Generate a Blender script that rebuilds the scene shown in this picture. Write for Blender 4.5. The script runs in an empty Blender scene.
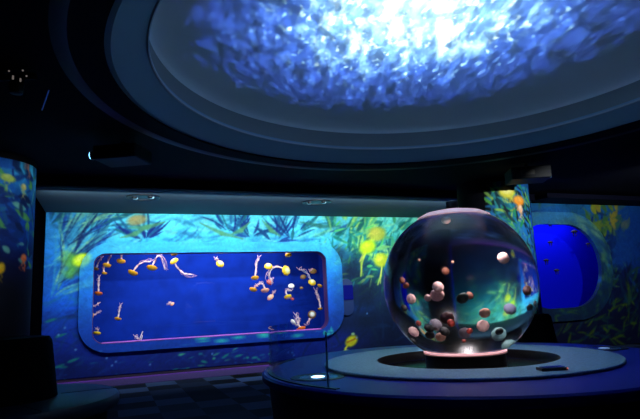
import bpy, bmesh, math, random
import numpy as np
from mathutils import Vector, Matrix

# ------------------------------------------------------------------ camera, world, exposure
S = bpy.context.scene
COL = S.collection
PI = math.pi
EYE = 1.30
F, PITCH, ROLL = 543.69, 0.1657, -0.0455
_fw = Vector((0, math.cos(PITCH), math.sin(PITCH)))
_up0 = Vector((0, -math.sin(PITCH), math.cos(PITCH)))
_rt0 = Vector((1, 0, 0))
_c, _s = math.cos(ROLL), math.sin(ROLL)
RT = _c*_rt0 + _s*_up0
UP = -_s*_rt0 + _c*_up0
cam_d = bpy.data.cameras.new('camera')
cam = bpy.data.objects.new('camera', cam_d); COL.objects.link(cam)
cam_d.sensor_width = 36; cam_d.lens = F*36/640
cam_d.clip_start = 0.05; cam_d.clip_end = 100
Rm = Matrix((RT, UP, -_fw)).transposed()
cam.matrix_world = Matrix.Translation((0, 0, EYE)) @ Rm.to_4x4()
S.camera = cam
S.view_settings.view_transform = 'Standard'
S.view_settings.look = 'None'
S.view_settings.exposure = 0
S.view_settings.gamma = 1
w = bpy.data.worlds.new('world'); S.world = w; w.use_nodes = True
w.node_tree.nodes['Background'].inputs[0].default_value = (0.01, 0.03, 0.12, 1)
w.node_tree.nodes['Background'].inputs[1].default_value = 0.01

# light strengths, all in one place
P_DOME = 370       # spot added on the globe lid for the dome projection
P_WASH = 165       # added unseen wash light behind the ceiling edge
P_COLR = 700       # projector for the right column
P_RWALL = 280      # projector for the right wall
P_COLL = 38        # projector for the left column
P_TANK = 80        # lamp in the long tank
P_BLUE = 26        # lamp in the round blue tank
P_GLOBE = 15       # lamp under the globe's lid
P_TOE = 13

CX, CY = 1.27, 5.155                 # centre of table, globe and ceiling dome
AZ = -0.3766
NW = Vector((math.sin(AZ), math.cos(AZ), 0)); TW = Vector((math.cos(AZ), -math.sin(AZ), 0))
DM, DR, DE = 11.55, 9.35, 9.12       # main wall, right wall, ceiling edge: distances along NW
ZS, ZC = 3.22, 3.38                  # soffit, dark ceiling

def ray(x, y):
    return (_fw + RT*((x-320)/F) - UP*((y-209.5)/F))
def on_z(x, y, z):
    d = ray(x, y); return Vector((0, 0, EYE)) + d*((z-EYE)/d.z)
def on_wall(x, y, D=DM):
    d = ray(x, y); return Vector((0, 0, EYE)) + d*(D/d.dot(NW))
def uz(x, y, D=DM):
    p = on_wall(x, y, D); return (p.dot(TW), p.z)
def W(u, z, D=DM):
    return TW*u + NW*D + Vector((0, 0, z))

# ------------------------------------------------------------------ helpers
def lin(c):
    return tuple((v/255/12.92 if v/255 <= .04045 else ((v/255+.055)/1.055)**2.4) for v in c)
def mat(name, rgb, rough=.6, metal=0, emit=None, estr=0, noise=0, nscale=20, spec=.5, bump=0):
    m = bpy.data.materials.new(name); m.use_nodes = True
    nt = m.node_tree; b = nt.nodes['Principled BSDF']
    col = (*lin(rgb), 1)
    b.inputs['Base Color'].default_value = col
    b.inputs['Roughness'].default_value = rough
    b.inputs['Metallic'].default_value = metal
    b.inputs['Specular IOR Level'].default_value = spec
    if noise or bump:
        tc = nt.nodes.new('ShaderNodeTexCoord'); n = nt.nodes.new('ShaderNodeTexNoise')
        n.inputs['Scale'].default_value = nscale; n.inputs['Detail'].default_value = 4
        nt.links.new(tc.outputs['Object'], n.inputs['Vector'])
        if noise:
            r = nt.nodes.new('ShaderNodeValToRGB')
            r.color_ramp.elements[0].color = tuple(v*(1-noise) for v in col[:3])+(1,)
            r.color_ramp.elements[1].color = tuple(min(1, v*(1+noise)) for v in col[:3])+(1,)
            r.color_ramp.elements[0].position = .3; r.color_ramp.elements[1].position = .7
            nt.links.new(n.outputs['Fac'], r.inputs[0]); nt.links.new(r.outputs[0], b.inputs['Base Color'])
        if bump:
            bp = nt.nodes.new('ShaderNodeBump'); bp.inputs['Strength'].default_value = bump
            nt.links.new(n.outputs['Fac'], bp.inputs['Height']); nt.links.new(bp.outputs[0], b.inputs['Normal'])
    if emit:
        b.inputs['Emission Color'].default_value = (*lin(emit), 1)
        b.inputs['Emission Strength'].default_value = estr
    return m
def link(name, me, m, parent=None, smooth=False):
    o = bpy.data.objects.new(name, me); COL.objects.link(o)
    if m: me.materials.append(m)
    if smooth:
        for p in me.polygons: p.use_smooth = True
    if parent: o.parent = parent
    return o
def from_bm(name, bm, m, parent=None, smooth=False):
    bmesh.ops.recalc_face_normals(bm, faces=bm.faces)
    me = bpy.data.meshes.new(name); bm.to_mesh(me); bm.free()
    return link(name, me, m, parent, smooth)
def tag(o, label, cat, group=None, kind=None):
    o['label'] = label; o['category'] = cat
    if group: o['group'] = group
    if kind: o['kind'] = kind
    return o
def empty(name, loc=(0, 0, 0), rot=(0, 0, 0)):
    o = bpy.data.objects.new(name, None); COL.objects.link(o); o.empty_display_size = .1
    o.location = loc; o.rotation_euler = rot; return o
def struct(o):
    o['kind'] = 'structure'; return o
def add_box(bm, c, s, M=None, bev=0):
    r = bmesh.ops.create_cube(bm, size=1)['verts']
    bmesh.ops.scale(bm, vec=s, verts=r); bmesh.ops.translate(bm, vec=c, verts=r)
    if bev:
        es = list({e for v in r for e in v.link_edges})
        g = bmesh.ops.bevel(bm, geom=es, offset=bev, segments=3, affect='EDGES', profile=.5)
        r = list({v for f in g['faces'] for v in f.verts} | {v for v in r if v.is_valid})
    if M is not None: bmesh.ops.transform(bm, matrix=M, verts=[v for v in r if v.is_valid])
def lathe(bm, prof, n=96, c=(0, 0, 0), a0=0, a1=2*PI, closed=False):
    full = abs(a1-a0-2*PI) < 1e-6
    k = n if full else n+1
    rings = []
    for r, z in prof:
        if r < 1e-6: rings.append([bm.verts.new((c[0], c[1], c[2]+z))])
        else: rings.append([bm.verts.new((c[0]+r*math.cos(a0+(a1-a0)*i/n), c[1]+r*math.sin(a0+(a1-a0)*i/n), c[2]+z)) for i in range(k)])
    prs = list(zip(rings, rings[1:])) + ([(rings[-1], rings[0])] if closed else [])
    for A, B in prs:
        for i in range(n):
            j = (i+1) % k
            if len(A) == 1 and len(B) == 1: continue
            if len(A) == 1: bm.faces.new((A[0], B[j], B[i]))
            elif len(B) == 1: bm.faces.new((A[i], A[j], B[0]))
            else: bm.faces.new((A[i], A[j], B[j], B[i]))
    if closed and not full:
        bm.faces.new([r[0] for r in rings]); bm.faces.new([r[-1] for r in rings])
def lathe_obj(name, prof, m, parent=None, n=96, c=(0, 0, 0), a0=0, a1=2*PI, closed=False, smooth=True):
    bm = bmesh.new(); lathe(bm, prof, n, c, a0, a1, closed)
    o = from_bm(name, bm, m, parent, smooth)
    if smooth:
        md = o.modifiers.new('edges', 'EDGE_SPLIT'); md.split_angle = math.radians(35)
    return o
def tube(bm, pts, radii, n=8):
    prev = None; rings = []
    pts = [Vector(p) for p in pts]
    for i, p in enumerate(pts):
        d = (pts[min(i+1, len(pts)-1)] - pts[max(i-1, 0)]).normalized()
        a = Vector((0, 0, 1)) if abs(d.z) < .9 else Vector((1, 0, 0))
        x = d.cross(a).normalized() if prev is None else (prev - d*prev.dot(d)).normalized()
        y = d.cross(x); prev = x
        r = radii[i] if isinstance(radii, (list, tuple)) else radii
        rings.append([bm.verts.new(p + x*r*math.cos(2*PI*k/n) + y*r*math.sin(2*PI*k/n)) for k in range(n)])
    for A, B in zip(rings, rings[1:]):
        for k in range(n): bm.faces.new((A[k], A[(k+1) % n], B[(k+1) % n], B[k]))
    bm.faces.new(rings[0][::-1]); bm.faces.new(rings[-1])
def area(name, loc, aim, sx, sy, power, rgb, parent=None):
    l = bpy.data.lights.new(name, 'AREA'); l.shape = 'RECTANGLE'; l.size = sx; l.size_y = sy
    l.energy = power; l.color = rgb
    o = bpy.data.objects.new(name, l); COL.objects.link(o)
    o.location = loc; d = Vector(aim)
    return o, l
def spot(name, loc, aim, angle, blend, power, rgb, radius=.02):
    l = bpy.data.lights.new(name, 'SPOT'); l.energy = power; l.color = rgb
    l.spot_size = angle; l.spot_blend = blend; l.shadow_soft_size = radius
    o = bpy.data.objects.new(name, l); COL.objects.link(o)
    o.location = loc; o.rotation_euler = (Vector(aim)-Vector(loc)).to_track_quat('-Z', 'Y').to_euler()
    return o

# ------------------------------------------------------------------ lights
# dome projection: spot added on the globe lid, throws a rippling sea surface on the dome
LIDZ = EYE + .1 + .80
dp = spot('dome_projector_light', (CX, CY, LIDZ), (CX, CY, 9), math.radians(150), .0, P_DOME, (1, 1, 1), .01)
l = dp.data; l.use_nodes = True; nt = l.node_tree; N = nt.nodes; L = nt.links
em = [n for n in N if n.type == 'EMISSION'][0]
def math_n(op, a, b=None, clamp=False):
    n = N.new('ShaderNodeMath'); n.operation = op; n.use_clamp = clamp
    for i, v in enumerate((a, b)):
        if v is None: continue
        if isinstance(v, (int, float)): n.inputs[i].default_value = v
        else: L.new(v, n.inputs[i])
    return n.outputs[0]
tc = N.new('ShaderNodeTexCoord'); sp = N.new('ShaderNodeSeparateXYZ'); L.new(tc.outputs['Normal'], sp.inputs[0])
gx = math_n('DIVIDE', sp.outputs[0], math_n('ABSOLUTE', sp.outputs[2])); gy = math_n('DIVIDE', sp.outputs[1], math_n('ABSOLUTE', sp.outputs[2]))
cb = N.new('ShaderNodeCombineXYZ'); L.new(gx, cb.inputs[0]); L.new(gy, cb.inputs[1])
def nz(scale, detail, rough=.5, dist=0, rot=0, sx=1, sy=1, off=(0, 0, 0)):
    mp = N.new('ShaderNodeMapping'); mp.inputs['Scale'].default_value = (sx, sy, 1)
    mp.inputs['Rotation'].default_value = (0, 0, rot); mp.inputs['Location'].default_value = off
    L.new(cb.outputs[0], mp.inputs[0])
    n = N.new('ShaderNodeTexNoise'); n.inputs['Scale'].default_value = scale; n.inputs['Detail'].default_value = detail
    n.inputs['Roughness'].default_value = rough; n.inputs['Distortion'].default_value = dist
    L.new(mp.outputs[0], n.inputs['Vector']); return n.outputs['Fac']
rad = math_n('POWER', math_n('ADD', math_n('POWER', math_n('ADD', gx, -.1), 2), math_n('POWER', gy, 2)), .5)
n_edge = nz(9, 4, .7, .2, rot=.35, sx=1.2, sy=.6)
n_big = nz(5, 4, .65, .25, rot=.35, sx=1.25, sy=.5)
n_fine = nz(19, 3, .6, .35, rot=.35, sx=1.15, sy=.6)
n_mid = nz(11, 3, .6, .3, rot=.35, sx=1.2, sy=.5)
edge = math_n('MULTIPLY', math_n('SUBTRACT', math_n('SUBTRACT', 1.34, math_n('MULTIPLY', math_n('SUBTRACT', n_edge, .5), .9)), rad), 9, True)
core = math_n('POWER', math_n('MULTIPLY', math_n('SUBTRACT', 1.30, rad), .9, True), 1.5)
glint = math_n('MULTIPLY', math_n('SUBTRACT', n_fine, .56), 7, True)
glint2 = math_n('MULTIPLY', math_n('SUBTRACT', n_big, .47), 4, True)
val = math_n('ADD', math_n('ADD', .10, math_n('MULTIPLY', core, .8)), math_n('ADD', math_n('MULTIPLY', glint, math_n('ADD', .28, math_n('MULTIPLY', core, .9))), math_n('MULTIPLY', glint2, math_n('ADD', .06, math_n('MULTIPLY', core, 1.1)))))
rampn = N.new('ShaderNodeValToRGB'); cr = rampn.color_ramp
cr.elements[0].position = 0; cr.elements[0].color = (.02, .05, .25, 1)
cr.elements[1].position = 1; cr.elements[1].color = (.75, .95, 1, 1)
for p_, c_ in ((.12, (.035, .09, .6, 1)), (.35, (.08, .22, .95, 1)), (.6, (.28, .60, 1, 1))):
    e = cr.elements.new(p_); e.color = c_
L.new(math_n('MULTIPLY', val, .8, True), rampn.inputs[0]); L.new(rampn.outputs[0], em.inputs['Color'])
dist2 = math_n('POWER', math_n('ADD', 1, math_n('ADD', math_n('POWER', gx, 2), math_n('POWER', gy, 2))), 1.2)
L.new(math_n('MULTIPLY', math_n('MULTIPLY', edge, math_n('MULTIPLY', math_n('ADD', .22, math_n('MULTIPLY', val, 1.1)), math_n('ADD', math_n('MULTIPLY', math_n('MULTIPLY', math_n('SUBTRACT', n_mid, .36), 3.4, True), .9), math_n('MULTIPLY', core, .45)))), dist2), em.inputs['Strength'])

dk = spot('dome_fill_light', (CX, CY, LIDZ+.003), (CX, CY, 9), math.radians(150), .1, 24, (.24, .62, .95), .01)  # added fill that lifts the dome outside the projected pattern
# wash light added unseen behind the ceiling edge to brighten the long wall
def wash(name, u, D, z, aimu, aimD, aimz, sx, power, rgb):
    p = W(u, z, D); a = W(aimu, aimz, aimD)
    ld = bpy.data.lights.new(name, 'AREA'); ld.shape = 'RECTANGLE'; ld.size = sx; ld.size_y = .06
    ld.energy = power; ld.color = rgb; ld.spread = math.radians(130)
    o = bpy.data.objects.new(name, ld); COL.objects.link(o); o.location = p
    zax = -(a-p).normalized(); xax = (TW - zax*TW.dot(zax)).normalized(); yax = zax.cross(xax)
    o.matrix_world = Matrix.Translation(p) @ Matrix((xax, yax, zax)).transposed().to_4x4()
    return o
wash('added_wall_wash_light', 3.2, DE+.14, 3.14, 3.2, DM, 1.5, 8.4, P_WASH, (.70, .90, 1))  # added light, stands in for the wall's projectors
# left projector to left column, right projectors to column and right wall
spot('left_projector_light', (-2.62, 6.25, 3.05), (-4.2, 7.0, 2.3), math.radians(75), .5, P_COLL, (.8, .9, 1))
spot('column_projector_light', (4.75, 5.5, 2.9), (3.30, 10.3, 2.5), math.radians(26), .7, P_COLR, (.95, 1, .95))
spot('wall_projector_light', (6.3, 8.1, 3.1), tuple(W(10.4, 2.0, DR)), math.radians(95), .9, P_RWALL, (.85, .95, 1))

# ------------------------------------------------------------------ painter for projected pictures; their light goes into the surface colour
rng = random.Random(7); nr = np.random.RandomState(3)
class Picture:
    def __init__(s, u0, u1, z0, z1, res):
        s.u0, s.u1, s.z0, s.z1, s.res = u0, u1, z0, z1, res
        s.w = int((u1-u0)/res)+2; s.h = int((z1-z0)/res)+2
        s.a = np.zeros((s.h, s.w, 3)); s.U, s.Z = np.meshgrid(u0+np.arange(s.w)*res, z0+np.arange(s.h)*res)
    def noise(s, f, seed, sx=1, sz=1):
        r = np.random.RandomState(seed); out = np.zeros_like(s.U); amp = 1; tot = 0
        for o in range(4):
            g = r.rand(64, 64); x = (s.U*f*sx*2**o) % 63; y = (s.Z*f*sz*2**o) % 63
            xi = x.astype(int); yi = y.astype(int); fx = x-xi; fy = y-yi
            fx = fx*fx*(3-2*fx); fy = fy*fy*(3-2*fy)
            out += amp*((g[yi, xi]*(1-fx)+g[yi, (xi+1) % 64]*fx)*(1-fy)+(g[(yi+1) % 64, xi]*(1-fx)+g[(yi+1) % 64, (xi+1) % 64]*fx)*fy); tot += amp; amp *= .5
        return out/tot
    def blend(s, sl, al, col):
        s.a[sl] = s.a[sl]*(1-al[..., None]) + np.array(col, float)*al[..., None]
    def stroke(s, pts, ws, col, al=1., soft=.5):
        for k in range(len(pts)-1):
            (x0, y0), (x1, y1) = pts[k], pts[k+1]; w0, w1 = ws[k], ws[k+1]; m = max(w0, w1)+2*s.res
            i0 = max(0, int((min(x0, x1)-m-s.u0)/s.res)); i1 = min(s.w, int((max(x0, x1)+m-s.u0)/s.res)+2)
            j0 = max(0, int((min(y0, y1)-m-s.z0)/s.res)); j1 = min(s.h, int((max(y0, y1)+m-s.z0)/s.res)+2)
            if i1 <= i0 or j1 <= j0: continue
            sl = (slice(j0, j1), slice(i0, i1)); X = s.U[sl]-x0; Y = s.Z[sl]-y0
            dx, dy = x1-x0, y1-y0; q = dx*dx+dy*dy+1e-9; t = np.clip((X*dx+Y*dy)/q, 0, 1)
            d = np.hypot(X-t*dx, Y-t*dy); wd = w0+(w1-w0)*t
            e = s.res*.7+soft*wd
            s.blend(sl, al*np.clip((wd+e*.5-d)/e, 0, 1), col)
    def blob(s, c, rx, ry, ang, col, al=1., soft=.4):
        m = max(rx, ry)*1.6; i0 = max(0, int((c[0]-m-s.u0)/s.res)); i1 = min(s.w, int((c[0]+m-s.u0)/s.res)+2)
        j0 = max(0, int((c[1]-m-s.z0)/s.res)); j1 = min(s.h, int((c[1]+m-s.z0)/s.res)+2)
        if i1 <= i0 or j1 <= j0: return
        sl = (slice(j0, j1), slice(i0, i1)); X = s.U[sl]-c[0]; Y = s.Z[sl]-c[1]
        x = X*math.cos(ang)+Y*math.sin(ang); y = -X*math.sin(ang)+Y*math.cos(ang)
        d = np.hypot(x/rx, y/ry); s.blend(sl, al*np.clip((1+soft/2-d)/soft, 0, 1), col)
    def blade(s, x, y, ang, ln, wd, col, al=.8, curve=0., soft=.5):
        n = 7; P = [(x, y)]; ws = [wd*.25]
        for k in range(1, n+1):
            a = ang+curve*(k/n); P.append((P[-1][0]+math.cos(a)*ln/n, P[-1][1]+math.sin(a)*ln/n))
            ws.append(wd*math.sin(PI*min(.97, .12+.88*k/n))+.002)
        s.stroke(P, ws, col, al, soft)
    def sample(s, u, z):
        x = np.clip((u-s.u0)/s.res, 0, s.w-1.001); y = np.clip((z-s.z0)/s.res, 0, s.h-1.001)
        xi = x.astype(int); yi = y.astype(int); fx = (x-xi)[..., None]; fy = (y-yi)[..., None]
        c = (s.a[yi, xi]*(1-fx)+s.a[yi, xi+1]*fx)*(1-fy)+(s.a[yi+1, xi]*(1-fx)+s.a[yi+1, xi+1]*fx)*fy
        c = np.clip(c/255., 0, 1)
        return np.where(c <= .04045, c/12.92, ((c+.055)/1.055)**2.4)
def paint_mat(name, rough=.75):
    m = mat(name, (128, 128, 128), rough, spec=.2); nt = m.node_tree; b = nt.nodes['Principled BSDF']
    a = nt.nodes.new('ShaderNodeAttribute'); a.attribute_name = 'picture'
    tcn = nt.nodes.new('ShaderNodeTexCoord'); n = nt.nodes.new('ShaderNodeTexNoise')
    n.inputs['Scale'].default_value = 9; n.inputs['Detail'].default_value = 5; n.inputs['Distortion'].default_value = 1.5
    nt.links.new(tcn.outputs['Object'], n.inputs['Vector'])
    mr = nt.nodes.new('ShaderNodeMapRange'); mr.inputs['To Min'].default_value = .8; mr.inputs['To Max'].default_value = 1.2
    mr.inputs['From Min'].default_value = .25; mr.inputs['From Max'].default_value = .75
    nt.links.new(n.outputs['Fac'], mr.inputs[0])
    mx = nt.nodes.new('ShaderNodeVectorMath'); mx.operation = 'SCALE'
    nt.links.new(a.outputs['Color'], mx.inputs[0]); nt.links.new(mr.outputs[0], mx.inputs['Scale'])
    nt.links.new(mx.outputs[0], b.inputs['Base Color']); return m
M_PIC = paint_mat('projection_paint')  # base colour holds the projected light
def grid_mesh(name, P, cols, mask=None):
    # P: (h, w, 3) positions; cols: (h, w, 3) linear colours
    h, w_ = P.shape[:2]; idx = np.arange(h*w_).reshape(h, w_)
    q = np.stack([idx[:-1, :-1], idx[:-1, 1:], idx[1:, 1:], idx[1:, :-1]], -1).reshape(-1, 4)
    if mask is not None: q = q[~mask.reshape(-1)]
    me = bpy.data.meshes.new(name)
    me.vertices.add(h*w_); me.vertices.foreach_set('co', P.reshape(-1))
    me.loops.add(len(q)*4); me.loops.foreach_set('vertex_index', q.reshape(-1))
    me.polygons.add(len(q)); me.polygons.foreach_set('loop_start', np.arange(len(q))*4)
    me.update(calc_edges=True); me.validate()
    at = me.color_attributes.new('picture', 'FLOAT_COLOR', 'POINT')
    at.data.foreach_set('color', np.concatenate([cols.reshape(-1, 3), np.ones((h*w_, 1))], 1).reshape(-1))
    return me
TWn, NWn = np.array(TW), np.array(NW)
def wallP(U, Z, D):
    return U[..., None]*TWn + NWn*np.asarray(D)[..., None] + Z[..., None]*np.array([0, 0, 1.])
def rr_dist(U, Z, u0, u1, z0, z1, r):
    cx, cz = (u0+u1)/2, (z0+z1)/2; qx = np.abs(U-cx)-((u1-u0)/2-r); qz = np.abs(Z-cz)-((z1-z0)/2-r)
    return np.hypot(np.maximum(qx, 0), np.maximum(qz, 0))+np.minimum(np.maximum(qx, qz), 0)-r
def rr_loop(u0, u1, z0, z1, r, nc=16, ns=24):
    out = []
    cs = [(u1-r, z1-r, 0), (u0+r, z1-r, PI/2), (u0+r, z0+r, PI), (u1-r, z0+r, 1.5*PI)]
    for k, (cx, cz, a) in enumerate(cs):
        arc = [(cx+r*math.cos(a+PI/2*i/nc), cz+r*math.sin(a+PI/2*i/nc)) for i in range(nc+1)]
        out += arc
        nx, nzz, na = cs[(k+1) % 4]; st = (nx+r*math.cos(na), nzz+r*math.sin(na)); en = arc[-1]
        out += [(en[0]+(st[0]-en[0])*i/ns, en[1]+(st[1]-en[1])*i/ns) for i in range(1, ns)]
    return np.array(out)
def pxs(pts, D=DM): return [uz(x, y, D) for x, y in pts]
def projected_jelly(pic, x, y, rx, ry, ang, col, D=DM, tail=None, al=.9, sc=None, hi=None):
    c = uz(x, y, D); k = (on_wall(x+1, y, D)-on_wall(x, y, D)).length
    if tail:
        for j in range(5):
            P = [(px+rng.uniform(-1, 1)*1.5, py+rng.uniform(-1, 1)*1.2) for px, py in tail]; P[0] = tail[0]
            pic.stroke(pxs(P, D), [k*.45]*len(P), hi or col, .4*al)
    pic.blob(c, rx*k, ry*k, ang, col, al, .5)
    pic.blob((c[0]-.2*rx*k, c[1]+.2*ry*k), rx*k*.5, ry*k*.4, ang, hi or col, .6*al, .8)

# ------------------------------------------------------------------ main wall picture, projected light painted in
U0, U1 = -1.12, 8.75
pm = Picture(U0, U1, 0, ZS, .016)
U, Z = pm.U, pm.Z
def ramp(t, st):
    xs = [s_[0] for s_ in st]; return np.stack([np.interp(t, xs, [s_[1][c] for s_ in st]) for c in range(3)], -1)
nA = pm.noise(.5, 11); nB = pm.noise(1.6, 12, 1, 1.5); nC = pm.noise(.8, 13, .6, 2.)
cool = ramp(Z+(nA-.5)*.6, [(0, (6, 24, 95)), (.6, (8, 34, 130)), (1.4, (14, 76, 200)), (2.1, (26, 120, 215)), (2.6, (60, 180, 222)), (3.2, (96, 216, 235))])  # bright top and dark foot of the projection painted in
green = ramp(Z+(nA-.5)*.6, [(0, (6, 14, 46)), (.8, (6, 24, 56)), (1.6, (8, 44, 72)), (2.2, (16, 96, 110)), (2.7, (60, 170, 160)), (3.2, (110, 215, 190))])
mixr = np.clip((U-4.6+(nA-.5)*1.2)/1.3, 0, 1)[..., None]
pm.a = cool*(1-mixr)+green*mixr
lft = (np.clip((.2-U)/1.4, 0, 1)*np.clip((Z-.9)/1.2, 0, 1)*.65)[..., None]
pm.a = pm.a*(1-lft)+np.array([24, 96, 190.])*lft
pm.a *= (.78+.5*nB)[..., None]
for i in range(1500):      # flowing light and dark strands
    u = rng.uniform(U0, U1); z = rng.uniform(.9, ZS) if rng.random() < .85 else rng.uniform(0, 1.2)
    top = z/ZS; g = u > 4.3+rng.uniform(-.5, .5)
    if z < 1.5 and g and rng.random() < .7: continue
    ang = rng.gauss(.55 if not g else .75, .45) + (PI if rng.random() < .5 else 0)
    if z > 2.55 and not g: ang = rng.gauss(.1, .3)
    if top > .68: col = rng.choice([(140, 232, 235), (40, 130, 170), (52, 150, 200), (120, 225, 200), (30, 100, 150)] if not g else [(150, 235, 170), (20, 110, 110), (90, 200, 130), (40, 150, 150), (190, 240, 150)])
    elif top > .4: col = rng.choice([(20, 90, 190), (14, 60, 150), (30, 120, 210), (24, 110, 160)] if not g else [(8, 50, 60), (20, 110, 90), (60, 150, 70), (8, 40, 70)])
    else: col = rng.choice([(14, 50, 130), (8, 30, 90), (12, 60, 120)] if not g else [(6, 20, 50), (10, 40, 60)])
    pm.blade(u, z, ang, rng.uniform(.15, .7), rng.uniform(.008, .035), col, rng.uniform(.12, .4), rng.uniform(-.9, .9), .9)
def kelp(pic, x, y, n, a0, a1, l0, l1, wd, cols, D=DM, al=.75):
    c = uz(x, y, D)
    for i in range(n):
        a = rng.uniform(a0, a1); q = rng.uniform(0, .35)
        pic.blade(c[0]+q*math.cos(a), c[1]+q*math.sin(a), a, rng.uniform(l0, l1), wd*rng.uniform(.5, 1.2), rng.choice(cols), al*rng.uniform(.6, 1), rng.uniform(-.7, .7))
KB = [(16, 70, 120), (24, 96, 140), (30, 110, 120), (10, 50, 110)]
KG = [(30, 130, 110), (70, 170, 110), (16, 90, 90), (120, 190, 110)]
for (x, y) in ((60, 250), (72, 272), (90, 232), (58, 290), (50, 225), (100, 226)): kelp(pm, x, y, 11, .1, 1.6, .5, 1.2, .036, KB+[(70, 150, 160), (16, 60, 150)], al=.8)
for (x, y) in ((52, 262), (60, 275), (66, 245), (50, 300), (72, 228), (58, 236), (84, 225)): kelp(pm, x, y, 6, .3, 1.5, .4, 1.1, .028, [(110, 190, 170), (150, 210, 150), (60, 160, 200)], al=.6)
for (x, y) in ((60, 250), (56, 285), (70, 262)): kelp(pm, x, y, 5, .5, 1.3, .5, 1.1, .022, [(8, 34, 90), (10, 44, 100)], al=.8)
for (x, y, s_) in ((145, 240, 1), (250, 238, 1), (275, 244, 1), (232, 236, 1), (292, 240, 1)): kelp(pm, x, y, 14, .2, 2.9, .25, .7, .028, KB+[(40, 120, 170), (20, 60, 140), (16, 40, 120)], al=1)
for (x0, y0, x1, y1) in ((200, 223, 243, 239), (120, 238, 150, 225), (300, 222, 340, 226), (250, 222, 232, 234), (262, 220, 280, 236), (128, 228, 165, 222), (330, 232, 352, 222)):
    a, b = uz(x0, y0), uz(x1, y1); mdl = ((a[0]+b[0])/2, (a[1]+b[1])/2-.05)
    pm.stroke([a, mdl, b], [.01, .05, .015], rng.choice([(50, 120, 110), (90, 160, 110), (30, 90, 140)]), .8)
for i in range(14):
    x, y = rng.uniform(322, 400), rng.uniform(222, 275); kelp(pm, x, y, 9, -.6, 1.8, .2, .6, .045, KG+[(160, 220, 110)])
for i in range(60):
    x, y = rng.uniform(330, 390), rng.uniform(225, 290); c = uz(x, y)
    pm.blade(c[0], c[1], rng.gauss(.6, .4), rng.uniform(.12, .35), rng.uniform(.012, .03), rng.choice([(90, 210, 110), (20, 120, 110), (180, 230, 110), (40, 160, 150)]), .7, rng.uniform(-.5, .5))
for i in range(60):   # dark deep area right of the window
    x, y = rng.uniform(338, 372), rng.uniform(250, 330); c = uz(x, y)
    pm.blob(c, .18, .14, 0, (5, 22, 48), .30, 1.2)
for i in range(10):   # dark blue fronds at the bottom right
    c = uz(rng.uniform(330, 400), rng.uniform(300, 345)); pm.blade(c[0], c[1], rng.uniform(0, 3), .5, .03, (8, 34, 70), .6, .3)
for i in range(70):   # green glints low on the wall
    x = rng.uniform(185, 270) if i < 46 else rng.uniform(55, 270); y = rng.uniform(350, 374) - (x-230)*.05; c = uz(x, y)
    pm.blade(c[0], c[1], rng.gauss(0, .3), rng.uniform(.05, .22), rng.uniform(.006, .02), rng.choice([(20, 110, 130), (30, 150, 120), (70, 180, 120), (14, 60, 130)]), rng.uniform(.2, .55))
for (x, y) in ((62, 337), (60, 368), (74, 362), (52, 322)):
    c = uz(x, y); pm.blade(c[0]-.12, c[1], .3, .22, .02, (26, 130, 120), .6)
# projected jellyfish, painted into the wall picture
for q in range(14): c = uz(rng.uniform(64, 80), rng.uniform(252, 275)); pm.blob(c, .12, .06, rng.uniform(0, 3), (110, 190, 60), .35, .9)
projected_jelly(pm, 82, 260, 9, 7, .3, (225, 245, 40), al=1, hi=(250, 255, 110))
projected_jelly(pm, 137, 220, 10, 5.5, .2, (190, 160, 90), al=.8, hi=(210, 170, 100))
projected_jelly(pm, 377, 234, 9, 6.5, .2, (190, 190, 60), al=.9, hi=(220, 200, 80), tail=[(372, 238), (366, 250), (360, 262)])
projected_jelly(pm, 367.5, 247, 8.5, 6, .4, (200, 230, 30), al=.95, hi=(235, 250, 60), tail=[(366, 252), (361, 263), (362, 275)])
projected_jelly(pm, 381, 260, 7, 6, .3, (200, 205, 40), al=.95, hi=(240, 240, 80), tail=[(382, 266), (380, 275), (379, 284)])
projected_jelly(pm, 351.5, 341, 6.5, 4.5, .5, (190, 180, 20), al=1, hi=(235, 220, 40), tail=[(348, 345), (346, 349), (345, 352)])
c = uz(352, 341); pm.stroke([(c[0]-.12, c[1]-.02), (c[0]+.1, c[1]+.05)], [.02, .015], (150, 60, 10), .7)
projected_jelly(pm, 353, 334, 1.8, 1.2, 0, (160, 200, 140), al=.9); projected_jelly(pm, 346, 351.5, 3.2, 1.6, .1, (200, 230, 120), al=.9)
for i in range(40):
    c = uz(rng.uniform(50, 400), rng.uniform(300, 370)); pm.blob(c, .02, .02, 0, (110, 160, 220), .7, .6)
# faint green glow
WIN = (-.25, 4.64, .66, 2.405, .23)        # u0 u1 z0 z1 radius of the long window
SUR = (-.50, 5.02, .49, 2.62, .58)
NUc = int((U1-U0)/.018)+1; NZc = int(ZS/.018)+1
Ug, Zg = np.meshgrid(np.linspace(U0, U1, NUc), np.linspace(0.06, ZS, NZc))
dW = rr_dist(Ug, Zg, *WIN); ins = (dW < -.03) | (rr_dist(Ug, Zg, *SUR) < -.06)
mask = ins[:-1, :-1] & ins[1:, :-1] & ins[:-1, 1:] & ins[1:, 1:]
me = grid_mesh('wall_back', wallP(Ug, Zg, np.full_like(Ug, DM)), pm.sample(Ug, Zg), mask)
wb = struct(link('wall_back', me, M_PIC)); tag(wb, 'long wall with projected sea kelp and yellow jellyfish around the wide aquarium window', 'wall')
md = wb.modifiers.new('thick', 'SOLIDIFY'); md.thickness = .06; md.offset = -1

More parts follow.
